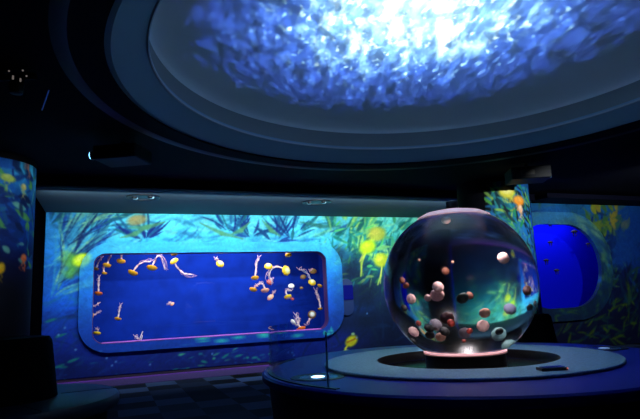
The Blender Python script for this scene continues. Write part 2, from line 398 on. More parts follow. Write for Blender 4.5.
def surround(name, win, sur, pic, D, depth, shade=1.0, lift=12):
    lo = rr_loop(*sur); li = rr_loop(*win)
    k = len(lo); prof = [(0, 0.02), (.0, -depth+.015), (.006, -depth)] ; rows = []
    li = np.vstack([li, li[:1]]); lo = np.vstack([lo, lo[:1]])
    rows.append((lo, .03)); rows.append((lo, -depth+.012)); 
    for t in np.linspace(.012, 1, 14): rows.append((lo*(1-t)+li*t, -depth))
    rows.append((li, .02))
    UU = np.stack([r_[0][:, 0] for r_ in rows]); ZZ = np.stack([r_[0][:, 1] for r_ in rows]); DD = np.stack([np.full(k+1, D+r_[1]) for r_ in rows])
    cols = pic.sample(UU, ZZ)
    return grid_mesh(name, wallP(UU, ZZ, DD), cols)
psur = Picture(U0, U1, 0, ZS, .02); 
yy = ((np.arange(psur.h)*.02)/.016).astype(int).clip(0, pm.h-1); xx = ((np.arange(psur.w)*.02)/.016).astype(int).clip(0, pm.w-1)
psur.a = pm.a[yy][:, xx].copy()
soft = ramp(psur.Z, [(0, (14, 60, 160)), (.9, (20, 80, 190)), (1.7, (30, 120, 215)), (2.2, (50, 165, 230)), (2.7, (80, 210, 240))])  # surround lighter towards the top: projected light painted in
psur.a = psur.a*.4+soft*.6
for i in range(26):
    c = (rng.uniform(1.5, 5), rng.uniform(.5, .66)); psur.blade(c[0], c[1], rng.uniform(1.1, 2.2), .12, .018, (50, 190, 170), .6)
w1 = empty('window_1'); struct(w1); tag(w1, 'raised rounded surround of the wide jellyfish tank window', 'window')
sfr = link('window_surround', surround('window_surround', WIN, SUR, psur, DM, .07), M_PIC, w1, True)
mdd = sfr.modifiers.new('edges', 'EDGE_SPLIT'); mdd.split_angle = math.radians(35)

# glass (thin clear sheet)
def clear_mat(name, tint=(1, 1, 1), gloss=.35):
    m = bpy.data.materials.new(name); m.use_nodes = True; nt = m.node_tree; nt.nodes.clear()
    o = nt.nodes.new('ShaderNodeOutputMaterial'); mx = nt.nodes.new('ShaderNodeMixShader')
    t = nt.nodes.new('ShaderNodeBsdfTransparent'); t.inputs[0].default_value = (*tint, 1)
    g = nt.nodes.new('ShaderNodeBsdfGlossy'); g.inputs['Roughness'].default_value = .02
    f = nt.nodes.new('ShaderNodeLayerWeight'); pw = nt.nodes.new('ShaderNodeMath'); pw.operation = 'POWER'; pw.inputs[1].default_value = 4
    nt.links.new(f.outputs['Facing'], pw.inputs[0])
    mm = nt.nodes.new('ShaderNodeMath'); mm.operation = 'MULTIPLY_ADD'; mm.inputs[1].default_value = gloss*.6; mm.inputs[2].default_value = .03*gloss
    nt.links.new(pw.outputs[0], mm.inputs[0]); nt.links.new(mm.outputs[0], mx.inputs[0])
    nt.links.new(t.outputs[0], mx.inputs[1]); nt.links.new(g.outputs[0], mx.inputs[2]); nt.links.new(mx.outputs[0], o.inputs[0])
    return m
M_PANE = clear_mat('clear_glass')
def loop_prism(name, loop, D0, D1, m, parent=None):
    bm = bmesh.new(); A = [bm.verts.new(W(u, z, D0)) for u, z in loop]; B = [bm.verts.new(W(u, z, D1)) for u, z in loop]
    bm.faces.new(A); bm.faces.new(B[::-1]); k = len(A)
    for i in range(k): bm.faces.new((A[i], A[(i+1) % k], B[(i+1) % k], B[i]))
    return from_bm(name, bm, m, parent)
wi = (WIN[0]+.002, WIN[1]-.002, WIN[2]+.002, WIN[3]-.002, WIN[4])
loop_prism('glass_pane', rr_loop(*wi), DM-.045, DM-.035, M_PANE, w1)
# edge strip round the pane; pink light on the glass edge painted in
M_EDGE = mat('edge_glow_dim', (70, 34, 90), .5)
M_EDGE_BRIGHT = mat('edge_glow_bright', (205, 110, 215), .5)  # brighter copy for the bottom, where light catches the glass edge
def edge_ring(name, win, t, D0, D1, m, parent):
    a = rr_loop(*win); b = rr_loop(win[0]+t, win[1]-t, win[2]+t, win[3]-t, win[4]-t)
    bm = bmesh.new(); k = len(a)
    R = [[bm.verts.new(W(u, z, d)) for u, z in lp] for lp, d in ((a, D0), (b, D0), (b, D1), (a, D1))]
    for q in range(4):
        A, B = R[q], R[(q+1) % 4]
        for i in range(k): bm.faces.new((A[i], A[(i+1) % k], B[(i+1) % k], B[i]))
    return from_bm(name, bm, m, parent)
edge_ring('edge_glow_dim', WIN, .010, DM-.034, DM+.16, M_EDGE, w1)

_bm = bmesh.new(); add_box(_bm, ((WIN[0]+WIN[1])/2, DM+.06, WIN[2]+.017), (WIN[1]-WIN[0]-.36, .19, .012), Matrix((TW, NW, Vector((0, 0, 1)))).transposed().to_4x4())
from_bm('edge_glow_bright', _bm, M_EDGE_BRIGHT, w1)
# ------------------------------------------------------------------ tank behind the long window
tk = empty('aquarium_tank', W(2.2, 0.4, DM+.5)); tag(tk, 'wide deep blue aquarium behind the long rounded window, full of orange sea nettles', 'aquarium')
tki = Matrix.Translation(tk.location).inverted()
def child_fix(o, root):
    o.matrix_parent_inverse = root.matrix_world.inverted() if False else Matrix.Translation(root.location).inverted()
    return o
M_WATERWALL = mat('tank_blue', (6, 40, 138), .9, noise=.18, nscale=3, spec=.1)
TU0, TU1, TZ0, TZ1, TD = -.6, 5.0, .36, 2.8, 1.35
bm = bmesh.new()
def quad(bm, pts): bm.faces.new([bm.verts.new(p) for p in pts])
for pts in (((TU0, TZ0, DM+TD), (TU1, TZ0, DM+TD), (TU1, TZ1, DM+TD), (TU0, TZ1, DM+TD)),
            ((TU0, TZ0, DM+.12), (TU0, TZ0, DM+TD), (TU0, TZ1, DM+TD), (TU0, TZ1, DM+.12)),
            ((TU1, TZ0, DM+.12), (TU1, TZ1, DM+.12), (TU1, TZ1, DM+TD), (TU1, TZ0, DM+TD)),
            ((TU0, TZ0, DM+.12), (TU1, TZ0, DM+.12), (TU1, TZ0, DM+TD), (TU0, TZ0, DM+TD)),
            ((TU0, TZ1, DM+.12), (TU0, TZ1, DM+TD), (TU1, TZ1, DM+TD), (TU1, TZ1, DM+.12))):
    quad(bm, [W(u, z, d) for u, z, d in pts])
bmesh.ops.remove_doubles(bm, verts=bm.verts, dist=1e-4)
o = from_bm('tank_shell', bm, M_WATERWALL, tk); child_fix(o, tk)
md = o.modifiers.new('thick', 'SOLIDIFY'); md.thickness = .03; md.offset = 1
def tank_light(name, u, D, z, sx, sy, power, rgb, aim):
    p = W(u, z, D); ld = bpy.data.lights.new(name, 'AREA'); ld.shape = 'RECTANGLE'; ld.size = sx; ld.size_y = sy; ld.energy = power; ld.color = rgb
    oo = bpy.data.objects.new(name, ld); COL.objects.link(oo)
    a = aim; zax = -(a-p).normalized(); xax = (TW - zax*TW.dot(zax)).normalized(); yax = zax.cross(xax)
    oo.matrix_world = Matrix.Translation(p) @ Matrix((xax, yax, zax)).transposed().to_4x4(); return oo
tank_light('tank_lamp_light', 2.1, DM+.35, 2.74, 3.4, .25, P_TANK, (.85, .9, 1), W(2.1, 1.7, DM+1.35))

# ------------------------------------------------------------------ right wall
RU0, RU1 = 7.6, 13.6
pr = Picture(RU0, RU1, 0, ZS, .018); U, Z = pr.U, pr.Z
nA = pr.noise(.6, 21); nB = pr.noise(1.7, 22)
pr.a = ramp(Z+(nA-.5)*.9, [(0, (6, 14, 50)), (.8, (6, 18, 62)), (1.6, (8, 30, 90)), (2.4, (14, 60, 140)), (3.2, (30, 110, 170))])*(.7+.6*nB)[..., None]  # projected light and its fall towards the floor painted in
pr.a[:] = np.where((U > 11.4)[..., None] & (Z > 1.6)[..., None], pr.a*.6+np.array([14, 60, 150.])*.5, pr.a)
for i in range(230):
    u = rng.uniform(RU0, 11.4); z = rng.uniform(1.4, ZS); ang = rng.choice([rng.gauss(-.5, .4), rng.gauss(1.0, .4)])
    pr.blade(u, z, ang, rng.uniform(.2, .6), rng.uniform(.015, .05), rng.choice([(60, 110, 80), (40, 100, 110), (16, 70, 140), (100, 140, 80), (12, 44, 110), (30, 100, 160)]), rng.uniform(.3, .7), rng.uniform(-.7, .7))
for i in range(26):
    x, y = rng.uniform(590, 625), rng.uniform(207, 240); c = uz(x, y, DR)
    pr.blade(c[0], c[1], rng.uniform(.4, 2.6), rng.uniform(.2, .5), .06, rng.choice([(150, 160, 50), (110, 140, 60), (70, 120, 70), (160, 150, 60)]), .8, rng.uniform(-.8, .8))
for i in range(26):
    x = rng.uniform(540, 600); y = 214+((x-540)/60)**2*22+rng.uniform(-5, 5); c = uz(x, y, DR)
    pr.blade(c[0], c[1], rng.gauss(-.35, .2), rng.uniform(.3, .7), .035, rng.choice([(110, 150, 120), (70, 120, 110), (40, 80, 90)]), .6, -.5)
for i in range(150):
    c = uz(rng.uniform(548, 640), rng.uniform(280, 346), DR)
    pr.blade(c[0], c[1], rng.gauss(.3, .6), rng.uniform(.15, .5), rng.uniform(.01, .035), rng.choice([(20, 60, 60), (50, 90, 40), (14, 50, 80), (10, 30, 60), (70, 100, 30)]), .5, rng.uniform(-.8, .8))
for i in range(90):
    c = uz(rng.uniform(600, 640), rng.uniform(240, 310), DR)
    pr.blade(c[0], c[1], rng.gauss(1, .6), rng.uniform(.2, .5), rng.uniform(.02, .05), rng.choice([(8, 34, 80), (14, 60, 90), (40, 80, 60), (8, 20, 60)]), .5, rng.uniform(-.8, .8))
for i in range(30):
    c = uz(rng.uniform(618, 640), rng.uniform(212, 262), DR); pr.blob(c, .22, .16, .3, (16, 70, 165), .45, 1.2)
for i in range(12):
    c = uz(rng.uniform(536, 562), rng.uniform(208, 222), DR); pr.blob(c, .3, .1, -.1, (30, 110, 190), .5, 1.2)
OV = (8.05, 10.50, .90, 2.74, .90); OS = (7.75, 10.86, .62, 3.02, 1.15)
Ug, Zg = np.meshgrid(np.linspace(RU0, RU1, 330), np.linspace(0, ZS, 178))
ins = rr_dist(Ug, Zg, *OS) < -.06
mask = ins[:-1, :-1] & ins[1:, :-1] & ins[:-1, 1:] & ins[1:, 1:]
wr = struct(link('wall_right', grid_mesh('wall_right', wallP(Ug, Zg, np.full_like(Ug, DR)), pr.sample(Ug, Zg), mask), M_PIC))
tag(wr, 'wall right of the column with projected olive kelp around an oval tank window', 'wall')
md = wr.modifiers.new('thick', 'SOLIDIFY'); md.thickness = .06; md.offset = -1
w2 = empty('window_2'); struct(w2); tag(w2, 'raised oval surround of the plain blue tank window on the right', 'window')
pr2 = Picture(RU0, RU1, 0, ZS, .018)
pr2.a = pr.a*.7+ramp(pr2.Z, [(0, (16, 50, 70)), (1.2, (24, 76, 90)), (2.2, (50, 120, 140)), (3, (90, 160, 185))])*.42  # oval surround lightened upward, projected light put into the colour
sfr = link('window_surround', surround('window_surround2', OV, OS, pr2, DR, .07), M_PIC, w2, True)
mdd = sfr.modifiers.new('edges', 'EDGE_SPLIT'); mdd.split_angle = math.radians(35)
loop_prism('glass_pane', rr_loop(OV[0]+.002, OV[1]-.002, OV[2]+.002, OV[3]-.002, OV[4]), DR-.045, DR-.035, M_PANE, w2)
bt = empty('aquarium_tank', W(9.3, .6, DR+.5)); tag(bt, 'small saturated blue aquarium behind the oval window at the right', 'aquarium')
M_BLUE2 = mat('deep_blue', (4, 16, 215), .9, spec=.05)
bm = bmesh.new(); a0, a1, b0, b1, dd = 7.4, 11.8, .3, 3.1, .8
for pts in (((a0, b0, DR+dd), (a1, b0, DR+dd), (a1, b1, DR+dd), (a0, b1, DR+dd)),
            ((a0, b0, DR+.1), (a0, b0, DR+dd), (a0, b1, DR+dd), (a0, b1, DR+.1)),
            ((a1, b0, DR+.1), (a1, b1, DR+.1), (a1, b1, DR+dd), (a1, b0, DR+dd)),
            ((a0, b0, DR+.1), (a1, b0, DR+.1), (a1, b0, DR+dd), (a0, b0, DR+dd)),
            ((a0, b1, DR+.1), (a0, b1, DR+dd), (a1, b1, DR+dd), (a1, b1, DR+.1))):
    quad(bm, [W(u, z, d) for u, z, d in pts])
bmesh.ops.remove_doubles(bm, verts=bm.verts, dist=1e-4)
o = from_bm('tank_shell', bm, M_BLUE2, bt); child_fix(o, bt)
tank_light('blue_tank_light', 9.3, DR+.35, 3.04, 2.6, .2, P_BLUE, (.35, .35, 1), W(9.3, 1.2, DR+.8))

# ------------------------------------------------------------------ columns
def column(name, cx, cy, R, a_mid, a_half, pic, z0, z1, label, parent_mat):
    root = empty(name, (cx, cy, 0)); tag(root, label, 'column')
    lathe_obj('column_core', [(R-.004, 0), (R-.004, ZC)], M_BLACK, root, n=64)
    n = 110; A = a_mid+np.linspace(a_half, -a_half, n); Zr = np.linspace(z0, z1, 150)
    AA, ZZ = np.meshgrid(A, Zr); P = np.stack([R*np.cos(AA), R*np.sin(AA), ZZ], -1)
    UU = (a_mid+a_half-AA)*R
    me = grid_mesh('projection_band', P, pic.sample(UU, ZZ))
    o = link('painted_projection', me, M_PIC, root, True); o['label'] = 'projected picture of kelp and jellyfish painted round the column'
    return root
M_BLACK = mat('black_paint', (9, 10, 18), .7, spec=.1)
# right column
pc = Picture(0, 2.1, 0, 3.2, .012); nB = pc.noise(2, 31)
pc.a = ramp(pc.U+(nB-.5)*.6, [(0, (20, 80, 180)), (.3, (24, 100, 190)), (.7, (20, 100, 130)), (.92, (10, 50, 60)), (1.1, (3, 8, 14))])*(.6+.8*nB)[..., None]  # projection and its fade to black at one side painted in
for i in range(420):
    u, z = rng.uniform(0, .95), rng.uniform(.3, 3.25)
    pc.blade(u, z, rng.gauss(.9, .7), rng.uniform(.1, .35), rng.uniform(.008, .03), rng.choice([(30, 140, 90), (90, 180, 80), (20, 90, 130), (40, 120, 190), (8, 40, 60), (8, 30, 50), (150, 200, 90), (50, 150, 160)]), rng.uniform(.4, .9), rng.uniform(-.8, .8))
RC = (3.33, 10.30); RR = .665
def ang_of(px, py, c, R):
    d = ray(px, py); ex = Vector((0, 0, EYE)); a = d.x**2+d.y**2; b = -2*(d.x*c[0]+d.y*c[1]); cc = c[0]**2+c[1]**2-R*R
    disc = b*b-4*a*cc; t = (-b-math.sqrt(max(disc, 0)))/(2*a); p = ex+d*t
    return math.atan2(p.y-c[1], p.x-c[0]), p.z
AM, AH = -1.33, .78
def colj(pic, px, py, r, ry, c, R, am, ah, col, hi, tails):
    a, z = ang_of(px, py, c, R); u = (am+ah-a % (2*PI) + 2*PI) % (2*PI)*R if False else ((am+ah)-(a if a < am+ah+.01 else a-2*PI))*R
    u = ah*2*R-u if False else u
    for k in range(tails):
        x = u+rng.uniform(-.5, .5)*r; P = [(x, z-ry*.5)]
        for q in range(4): P.append((P[-1][0]+rng.uniform(-.045, .045), P[-1][1]-.035))
        pic.stroke(P, [.009]*5, col, .45)
    pic.blob((u, z), r, ry, .1, col, 1, .5); pic.blob((u, z+.02), r*.6, ry*.5, .1, hi, .7, .8)
colj(pc, 507, 192, .15, .11, RC, RR, AM, AH, (225, 215, 70), (255, 250, 170), 9)
colj(pc, 519, 200.5, .13, .09, RC, RR, AM, AH, (250, 150, 40), (255, 190, 90), 8)
colj(pc, 520.5, 209, .05, .08, RC, RR, AM, AH, (250, 190, 150), (255, 230, 200), 4)
rc = column('column', RC[0], RC[1], RR, AM, AH, pc, .6, 3.28, 'round dark column behind the globe, with a projected kelp and jellyfish picture painted on', None)
# left column
pl = Picture(0, 2.4, 0, 3.2, .012); nA = pl.noise(1., 41); nB = pl.noise(2.5, 42)
pl.a = ramp(pl.Z+(nA-.5)*.5, [(0, (2, 4, 14)), (1.5, (2, 5, 22)), (2.0, (4, 14, 60)), (2.4, (10, 60, 150)), (2.8, (20, 100, 190)), (3.2, (60, 170, 210))])*(.6+.8*nB)[..., None]  # projection dimming downward, painted into the colour
for i in range(260):
    u, z = rng.uniform(0, 2.4), rng.uniform(1.9, 3.2)
    pl.blade(u, z, rng.gauss(.5, .6), rng.uniform(.1, .4), rng.uniform(.012, .045), rng.choice([(30, 110, 150), (20, 90, 180), (8, 40, 110), (110, 190, 170), (6, 30, 80), (90, 170, 90), (10, 50, 120)]), rng.uniform(.3, .8), rng.uniform(-.8, .8))
LC = (-4.54, 7.12); LR = .66
AML, AHL = -.55, .95
colj(pl, 26, 165, .07, .05, LC, LR, AML, AHL, (230, 150, 110), (240, 190, 150), 2)
colj(pl, 24, 187, .05, .04, LC, LR, AML, AHL, (200, 190, 110), (220, 210, 140), 2)
colj(pl, 8, 178, .1, .05, LC, LR, AML, AHL, (170, 200, 90), (200, 220, 120), 2)
colj(pl, 1, 268, .05, .07, LC, LR, AML, AHL, (250, 190, 20), (255, 220, 60), 1)
colj(pl, 24, 258, .06, .05, LC, LR, AML, AHL, (230, 110, 60), (240, 140, 90), 6)
lc = column('column', LC[0], LC[1], LR, AML, AHL, pl, .9, 3.28, 'round dark column at the left edge with a painted blue kelp projection', None)

# ------------------------------------------------------------------ shell: floor, ceiling, dark walls
def wbox_(name, u0, u1, z0, z1, D0, D1, m):
    bm = bmesh.new(); add_box(bm, ((u0+u1)/2, (D0+D1)/2, (z0+z1)/2), (u1-u0, D1-D0, z1-z0), Matrix((TW, NW, Vector((0, 0, 1)))).transposed().to_4x4())
    return from_bm(name, bm, m)
# floor: checkered carpet tiles aligned with the wall
m = bpy.data.materials.new('carpet_tiles'); m.use_nodes = True; nt = m.node_tree; b = nt.nodes['Principled BSDF']; b.inputs['Roughness'].default_value = .95
b.inputs['Specular IOR Level'].default_value = .1
tcn = nt.nodes.new('ShaderNodeTexCoord'); sc = nt.nodes.new('ShaderNodeVectorMath'); sc.operation = 'SCALE'; sc.inputs['Scale'].default_value = 2.0
fl = nt.nodes.new('ShaderNodeVectorMath'); fl.operation = 'FLOOR'; wn = nt.nodes.new('ShaderNodeTexWhiteNoise'); wn.noise_dimensions = '2D'
nt.links.new(tcn.outputs['Object'], sc.inputs[0]); nt.links.new(sc.outputs[0], fl.inputs[0]); nt.links.new(fl.outputs[0], wn.inputs['Vector'])
ck = nt.nodes.new('ShaderNodeTexChecker'); ck.inputs['Scale'].default_value = 2.0; nt.links.new(tcn.outputs['Object'], ck.inputs['Vector'])
ck.inputs['Color1'].default_value = (.006, .009, .02, 1); ck.inputs['Color2'].default_value = (.03, .05, .11, 1)
rp = nt.nodes.new('ShaderNodeMapRange'); rp.inputs['To Min'].default_value = .0; rp.inputs['To Max'].default_value = 1.6; nt.links.new(wn.outputs['Value'], rp.inputs[0])
mm = nt.nodes.new('ShaderNodeVectorMath'); mm.operation = 'SCALE'; nt.links.new(ck.outputs['Color'], mm.inputs[0]); nt.links.new(rp.outputs[0], mm.inputs['Scale'])
nt.links.new(mm.outputs[0], b.inputs['Base Color']); M_CARPET = m
bm = bmesh.new(); add_box(bm, (0, 0, -.05), (30, 18, .1))
fo = struct(from_bm('floor', bm, M_CARPET)); tag(fo, 'dark blue checkered carpet tile floor', 'floor')
o = struct(wbox_('floor_border', -1.1, 8.6, .0, .006, 10.42, DM, mat('glow_carpet', (58, 46, 84), .95, spec=0, noise=.15, nscale=30))); tag(o, 'carpet border along the foot of the long wall, lightened for the purple toe glow', 'floor')  # lighter purple carpet; part of the toe light's glow is painted into it
# origin on a tile corner, axes along the wall
fo.location = W(2.16, 0, 8.93-.5*3)+Vector((0, 0, 0)); fo.rotation_euler = (0, 0, -AZ)

M_CEIL = mat('dark_ceiling', (8, 9, 24), .85, noise=.1, nscale=2, spec=.08)
# dark ceiling slab with a round hole for the dome
def plane_with_hole(name, outer, cx, cy, R, z, m, n=160, th=.05):
    bm = bmesh.new(); hole = [bm.verts.new((cx+R*math.cos(2*PI*i/n), cy+R*math.sin(2*PI*i/n), z)) for i in range(n)]
    ov = [bm.verts.new((p[0], p[1], z)) for p in outer]
    es = [bm.edges.new((hole[i], hole[(i+1) % n])) for i in range(n)]+[bm.edges.new((ov[i], ov[(i+1) % len(ov)])) for i in range(len(ov))]
    bmesh.ops.triangle_fill(bm, edges=es, use_beauty=True)
    for f in list(bm.faces):
        c_ = f.calc_center_median()
        if math.hypot(c_.x-cx, c_.y-cy) < R*.98: bm.faces.remove(f)
    return from_bm(name, bm, m)
far = [W(-9, 0, DE), W(16, 0, DE)]
ceil = plane_with_hole('ceiling', [(far[0].x, far[0].y), (-10, -5), (14, -5), (far[1].x, far[1].y)], CX+.05, CY, 3.18, ZC, M_CEIL)
struct(ceil); tag(ceil, 'dark navy ceiling around the bright dome', 'ceiling')
md = ceil.modifiers.new('thick', 'SOLIDIFY'); md.thickness = .04; md.offset = 0
# lit soffit strip between the ceiling edge and the far wall
M_SOF = mat('soffit_grey', (48, 72, 88), .8)
M_NAVY = mat('navy_paint', (10, 12, 32), .8, spec=.1)
def wbox(name, u0, u1, z0, z1, D0, D1, m, parent=None, bev=0):
    bm = bmesh.new(); M = Matrix((TW, NW, Vector((0, 0, 1)))).transposed().to_4x4()
    add_box(bm, ((u0+u1)/2, (D0+D1)/2, (z0+z1)/2), (u1-u0, D1-D0, z1-z0), M, bev)
    return from_bm(name, bm, m, parent)
o = struct(wbox('ceiling_soffit', -1.2, 8.9, ZS, ZS+.1, DE+.06, DM+.1, M_SOF)); tag(o, 'grey soffit strip above the long window wall', 'ceiling')
o = struct(wbox('trim_1', -1.2, 8.6, ZS, ZC+.02, DE-.06, DE-.01, M_NAVY)); tag(o, 'dark fascia at the ceiling edge before the long wall', 'trim')
M_VOID = mat('matte_black', (3, 3, 6), .95, spec=0)
o = struct(wbox('wall_left', -1.32, -1.13, 0, ZS, DE-.1, DM+.1, M_VOID)); tag(o, 'black return wall at the left end of the long wall', 'wall')
o = struct(wbox('wall_outer_left', -8, -1.33, 0, ZC, DE-.1, DE, M_BLACK)); tag(o, 'black wall behind the left column', 'wall')
o = struct(wbox('ceiling_right', 8.6, 14.5, ZS, ZS+.1, DE-.4, DR+.3, M_NAVY)); tag(o, 'dark ceiling edge above the oval window wall', 'ceiling')

# dome recess
M_RING = mat('grey_dome_ring', (120, 152, 175), .75)
M_RISER = mat('dark_riser', (120, 126, 128), .8)
M_SCREEN = mat('dome_screen', (205, 210, 215), .85)
o = lathe_obj('ceiling_ring', [(3.19, 2.085+EYE), (3.13, 2.075+EYE), (2.84, 2.225+EYE), (2.84, 2.25+EYE), (3.19, 2.25+EYE)], M_RING, n=160, c=(CX+.05, CY, 0), closed=True)
struct(o); tag(o, 'grey sloping ring round the edge of the dome', 'ceiling')
o = lathe_obj('trim_2', [(2.835, 2.21+EYE), (2.845, 2.205+EYE), (2.855, 2.21+EYE), (2.855, 2.23+EYE), (2.835, 2.23+EYE)], mat('lip_metal', (150, 160, 170), .35), n=160, c=(CX+.05, CY, 0), closed=True)
struct(o); tag(o, 'thin pale lip on the inner edge of the dome ring', 'trim')
o = lathe_obj('ceiling_riser', [(2.87, 2.24+EYE), (2.87, 2.47+EYE)], M_RISER, n=160, c=(CX+.05, CY, 0))
struct(o); tag(o, 'dark vertical step below the dome screen', 'ceiling')
prof = [(2.87, 2.47+EYE)] + [(2.87*math.cos(t), 2.47+EYE+.35*math.sin(t)) for t in np.linspace(.08, PI/2-.001, 18)]
prof[-1] = (0, 2.82+EYE)
o = lathe_obj('ceiling_dome', prof, M_SCREEN, n=160, c=(CX+.05, CY, 0))
struct(o); tag(o, 'shallow round dome screen showing a glittering blue sea surface', 'ceiling')
o = lathe_obj('trim_3', [(3.44, ZC-.02), (3.48, ZC-.03), (3.56, ZC-.02), (3.56, ZC), (3.44, ZC)], mat('navy_trim', (12, 16, 30), .5), n=160, c=(CX+.05, CY, 0), closed=True)
struct(o); tag(o, 'thin navy trim ring on the ceiling outside the dome', 'trim')
# toe light under the long wall
o = struct(wbox('baseboard_back', -1.1, 8.6, .0, .05, DM-.0, DM+.04, mat('toe_black', (10, 10, 20), .6))); tag(o, 'dark recessed toe kick of the long wall', 'baseboard')
to = wash('toe_light', 3.2, DM-.05, .12, 3.2, DM-.09, 0, 8.4, P_TOE, (.5, .1, .8)); to.data.size_y = .02

# downlights in the soffit
M_CHROME = mat('chrome', (190, 200, 205), .15, 1)
M_DK = mat('fixture_black', (6, 7, 9), .4)
M_GLOW = mat('dim_lens', (160, 190, 200), .3, emit=(120, 200, 210), estr=.08)
for (x, y, lb) in ((143, 197, 'round recessed downlight above the left end of the long window'), (316.5, 202, 'round recessed downlight above the right end of the long window')):
    p = on_z(x, y, ZS); dl = empty('recessed_downlight', p); tag(dl, lb, 'ceiling light', 'downlights in the soffit')
    lathe_obj('trim_ring', [(.29, -.012), (.27, -.02), (.24, -.012), (.24, -.001), (.29, -.001)], M_DK, dl, n=48, closed=True)
    lathe_obj('reflector', [(.0, -.004), (.24, -.004)], M_DK, dl, n=48)
    for k, a in enumerate((PI+.4, PI-.25, -.4, .25)):
        lathe_obj('lamp', [(0, -.035), (.03, -.032), (.045, -.02), (.045, -.004)], M_GLOW if k % 2 else M_DK, dl, n=20, c=(.15*math.cos(a), .1*math.sin(a), 0))

# ------------------------------------------------------------------ sign plate beside the window
sg = empty('information_panel', W(4.99, 1.2, DM-.02)); tag(sg, 'small dark blue square screen on a round-ended plate right of the long window', 'sign')
q0 = uz(338.5, 279); q1 = uz(353.5, 315)
o = loop_prism('back_plate', rr_loop(q0[0], q1[0], q1[1], q0[1], (q1[0]-q0[0])/2-.003), DM-.04, DM-.006, mat('plate', (14, 40, 90), .5), sg); child_fix(o, sg)
s0 = uz(339.5, 285.5); s1 = uz(352.5, 299.5)
o = loop_prism('screen', rr_loop(s0[0], s1[0], s1[1], s0[1], .02), DM-.055, DM-.04, mat('panel_screen', (8, 12, 90), .2, emit=(8, 12, 80), estr=.6), sg); child_fix(o, sg)

# ------------------------------------------------------------------ table
TZ = .70
tb = empty('round_table', (CX, CY, 0)); tag(tb, 'large round navy table carrying the globe aquarium on a pale ring', 'table')
M_TAB = mat('navy_tabletop', (16, 34, 150), .42, spec=.35)
M_TSIDE = mat('table_side', (8, 9, 30), .6)
o = lathe_obj('table_top', [(.80, .62), (1.83, .62), (1.855, .64), (1.855, .685), (1.84, .7), (.80, .7)], M_TAB, tb, n=160, closed=True)
lathe_obj('drum', [(.82, .0), (1.74, 0), (1.80, .62), (.82, .62)], M_TSIDE, tb, n=128, closed=True)
M_PALE = mat('pale_ring', (120, 165, 188), .5, noise=.22, nscale=60)
o = lathe_obj('pale_ring', [(.805, .702), (1.285, .702), (1.295, .71), (1.295, .722), (1.288, .727), (.812, .727), (.805, .72)], M_PALE, tb, n=160, closed=True)
o['label'] = 'pale blue grey speckled ring'
lathe_obj('well_liner', [(.8, .641), (.798, .70), (.803, .7265)], M_DK, tb, n=96)
lathe_obj('well_floor', [(.0, .64), (.81, .64)], mat('well', (12, 14, 18), .25), tb, n=96)
# globe
gl = empty('globe_aquarium', (CX, CY, .642)); tag(gl, 'big clear spherical aquarium of pale round jellyfish in the middle of the round table', 'aquarium')
GC = Vector((CX, CY, EYE+.1)); GR = .705; GX = -.004
gz = GC.z-.642
lathe_obj('pedestal', [(0, 0), (.36, 0), (.36, gz-.645), (.375, gz-.63), (0, gz-.63)], M_DK, gl, n=64)
M_WATER = bpy.data.materials.new('globe_water'); M_WATER.use_nodes = True; nt = M_WATER.node_tree; b = nt.nodes['Principled BSDF']
b.inputs['Base Color'].default_value = (.78, .90, .97, 1); b.inputs['Transmission Weight'].default_value = 1; b.inputs['IOR'].default_value = 1.33; b.inputs['Roughness'].default_value = .11
bz, tz_ = .612, .632
a0 = math.asin(-bz/GR); a1 = math.asin(tz_/GR)
prof = [(0, gz-bz)]+[(GR*math.cos(t), gz+GR*math.sin(t)) for t in np.linspace(a0, a1, 72)]+[(0, gz+tz_)]
o = lathe_obj('water_sphere', prof, M_WATER, gl, n=128)
M_WHITE = mat('white_acrylic', (225, 205, 210), .4)
lathe_obj('base_plate', [(0, gz-bz+.004), (.335, gz-bz+.004), (.335, gz-bz+.014), (0, gz-bz+.014)], mat('base_grey', (30, 28, 30), .95, spec=0), gl, n=64, closed=False)
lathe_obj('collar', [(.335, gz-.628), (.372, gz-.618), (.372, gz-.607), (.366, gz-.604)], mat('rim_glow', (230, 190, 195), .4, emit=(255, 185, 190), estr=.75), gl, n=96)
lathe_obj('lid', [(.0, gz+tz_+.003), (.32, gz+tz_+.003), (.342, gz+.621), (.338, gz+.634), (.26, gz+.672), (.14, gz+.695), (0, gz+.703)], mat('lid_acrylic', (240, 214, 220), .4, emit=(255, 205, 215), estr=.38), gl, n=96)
lathe_obj('lid_blocker', [(0, gz+tz_+.0015), (.33, gz+tz_+.0015)], mat('blocker_black', (8, 8, 10), .95, spec=0), gl, n=64)  # dark disc added to hide the lid's glow from inside
lathe_obj('added_projector_head', [(0, gz+.70), (.06, gz+.70), (.06, gz+.77), (.05, gz+.785), (0, gz+.785)], M_DK, gl, n=32)  # body added on the lid to carry the dome spot
for gx_, gy_, gp in ((0.1, -.36, .8), (.05, .3, .2)):      # two small lamps under the lid
    ld = bpy.data.lights.new('globe_lamp', 'AREA'); ld.shape = 'DISK'; ld.size = .06; ld.energy = P_GLOBE*gp; ld.color = (1, .84, .84)
    lo = bpy.data.objects.new('globe_lamp_light', ld); COL.objects.link(lo); lo.location = (CX+gx_, CY+gy_, GC.z+.50)


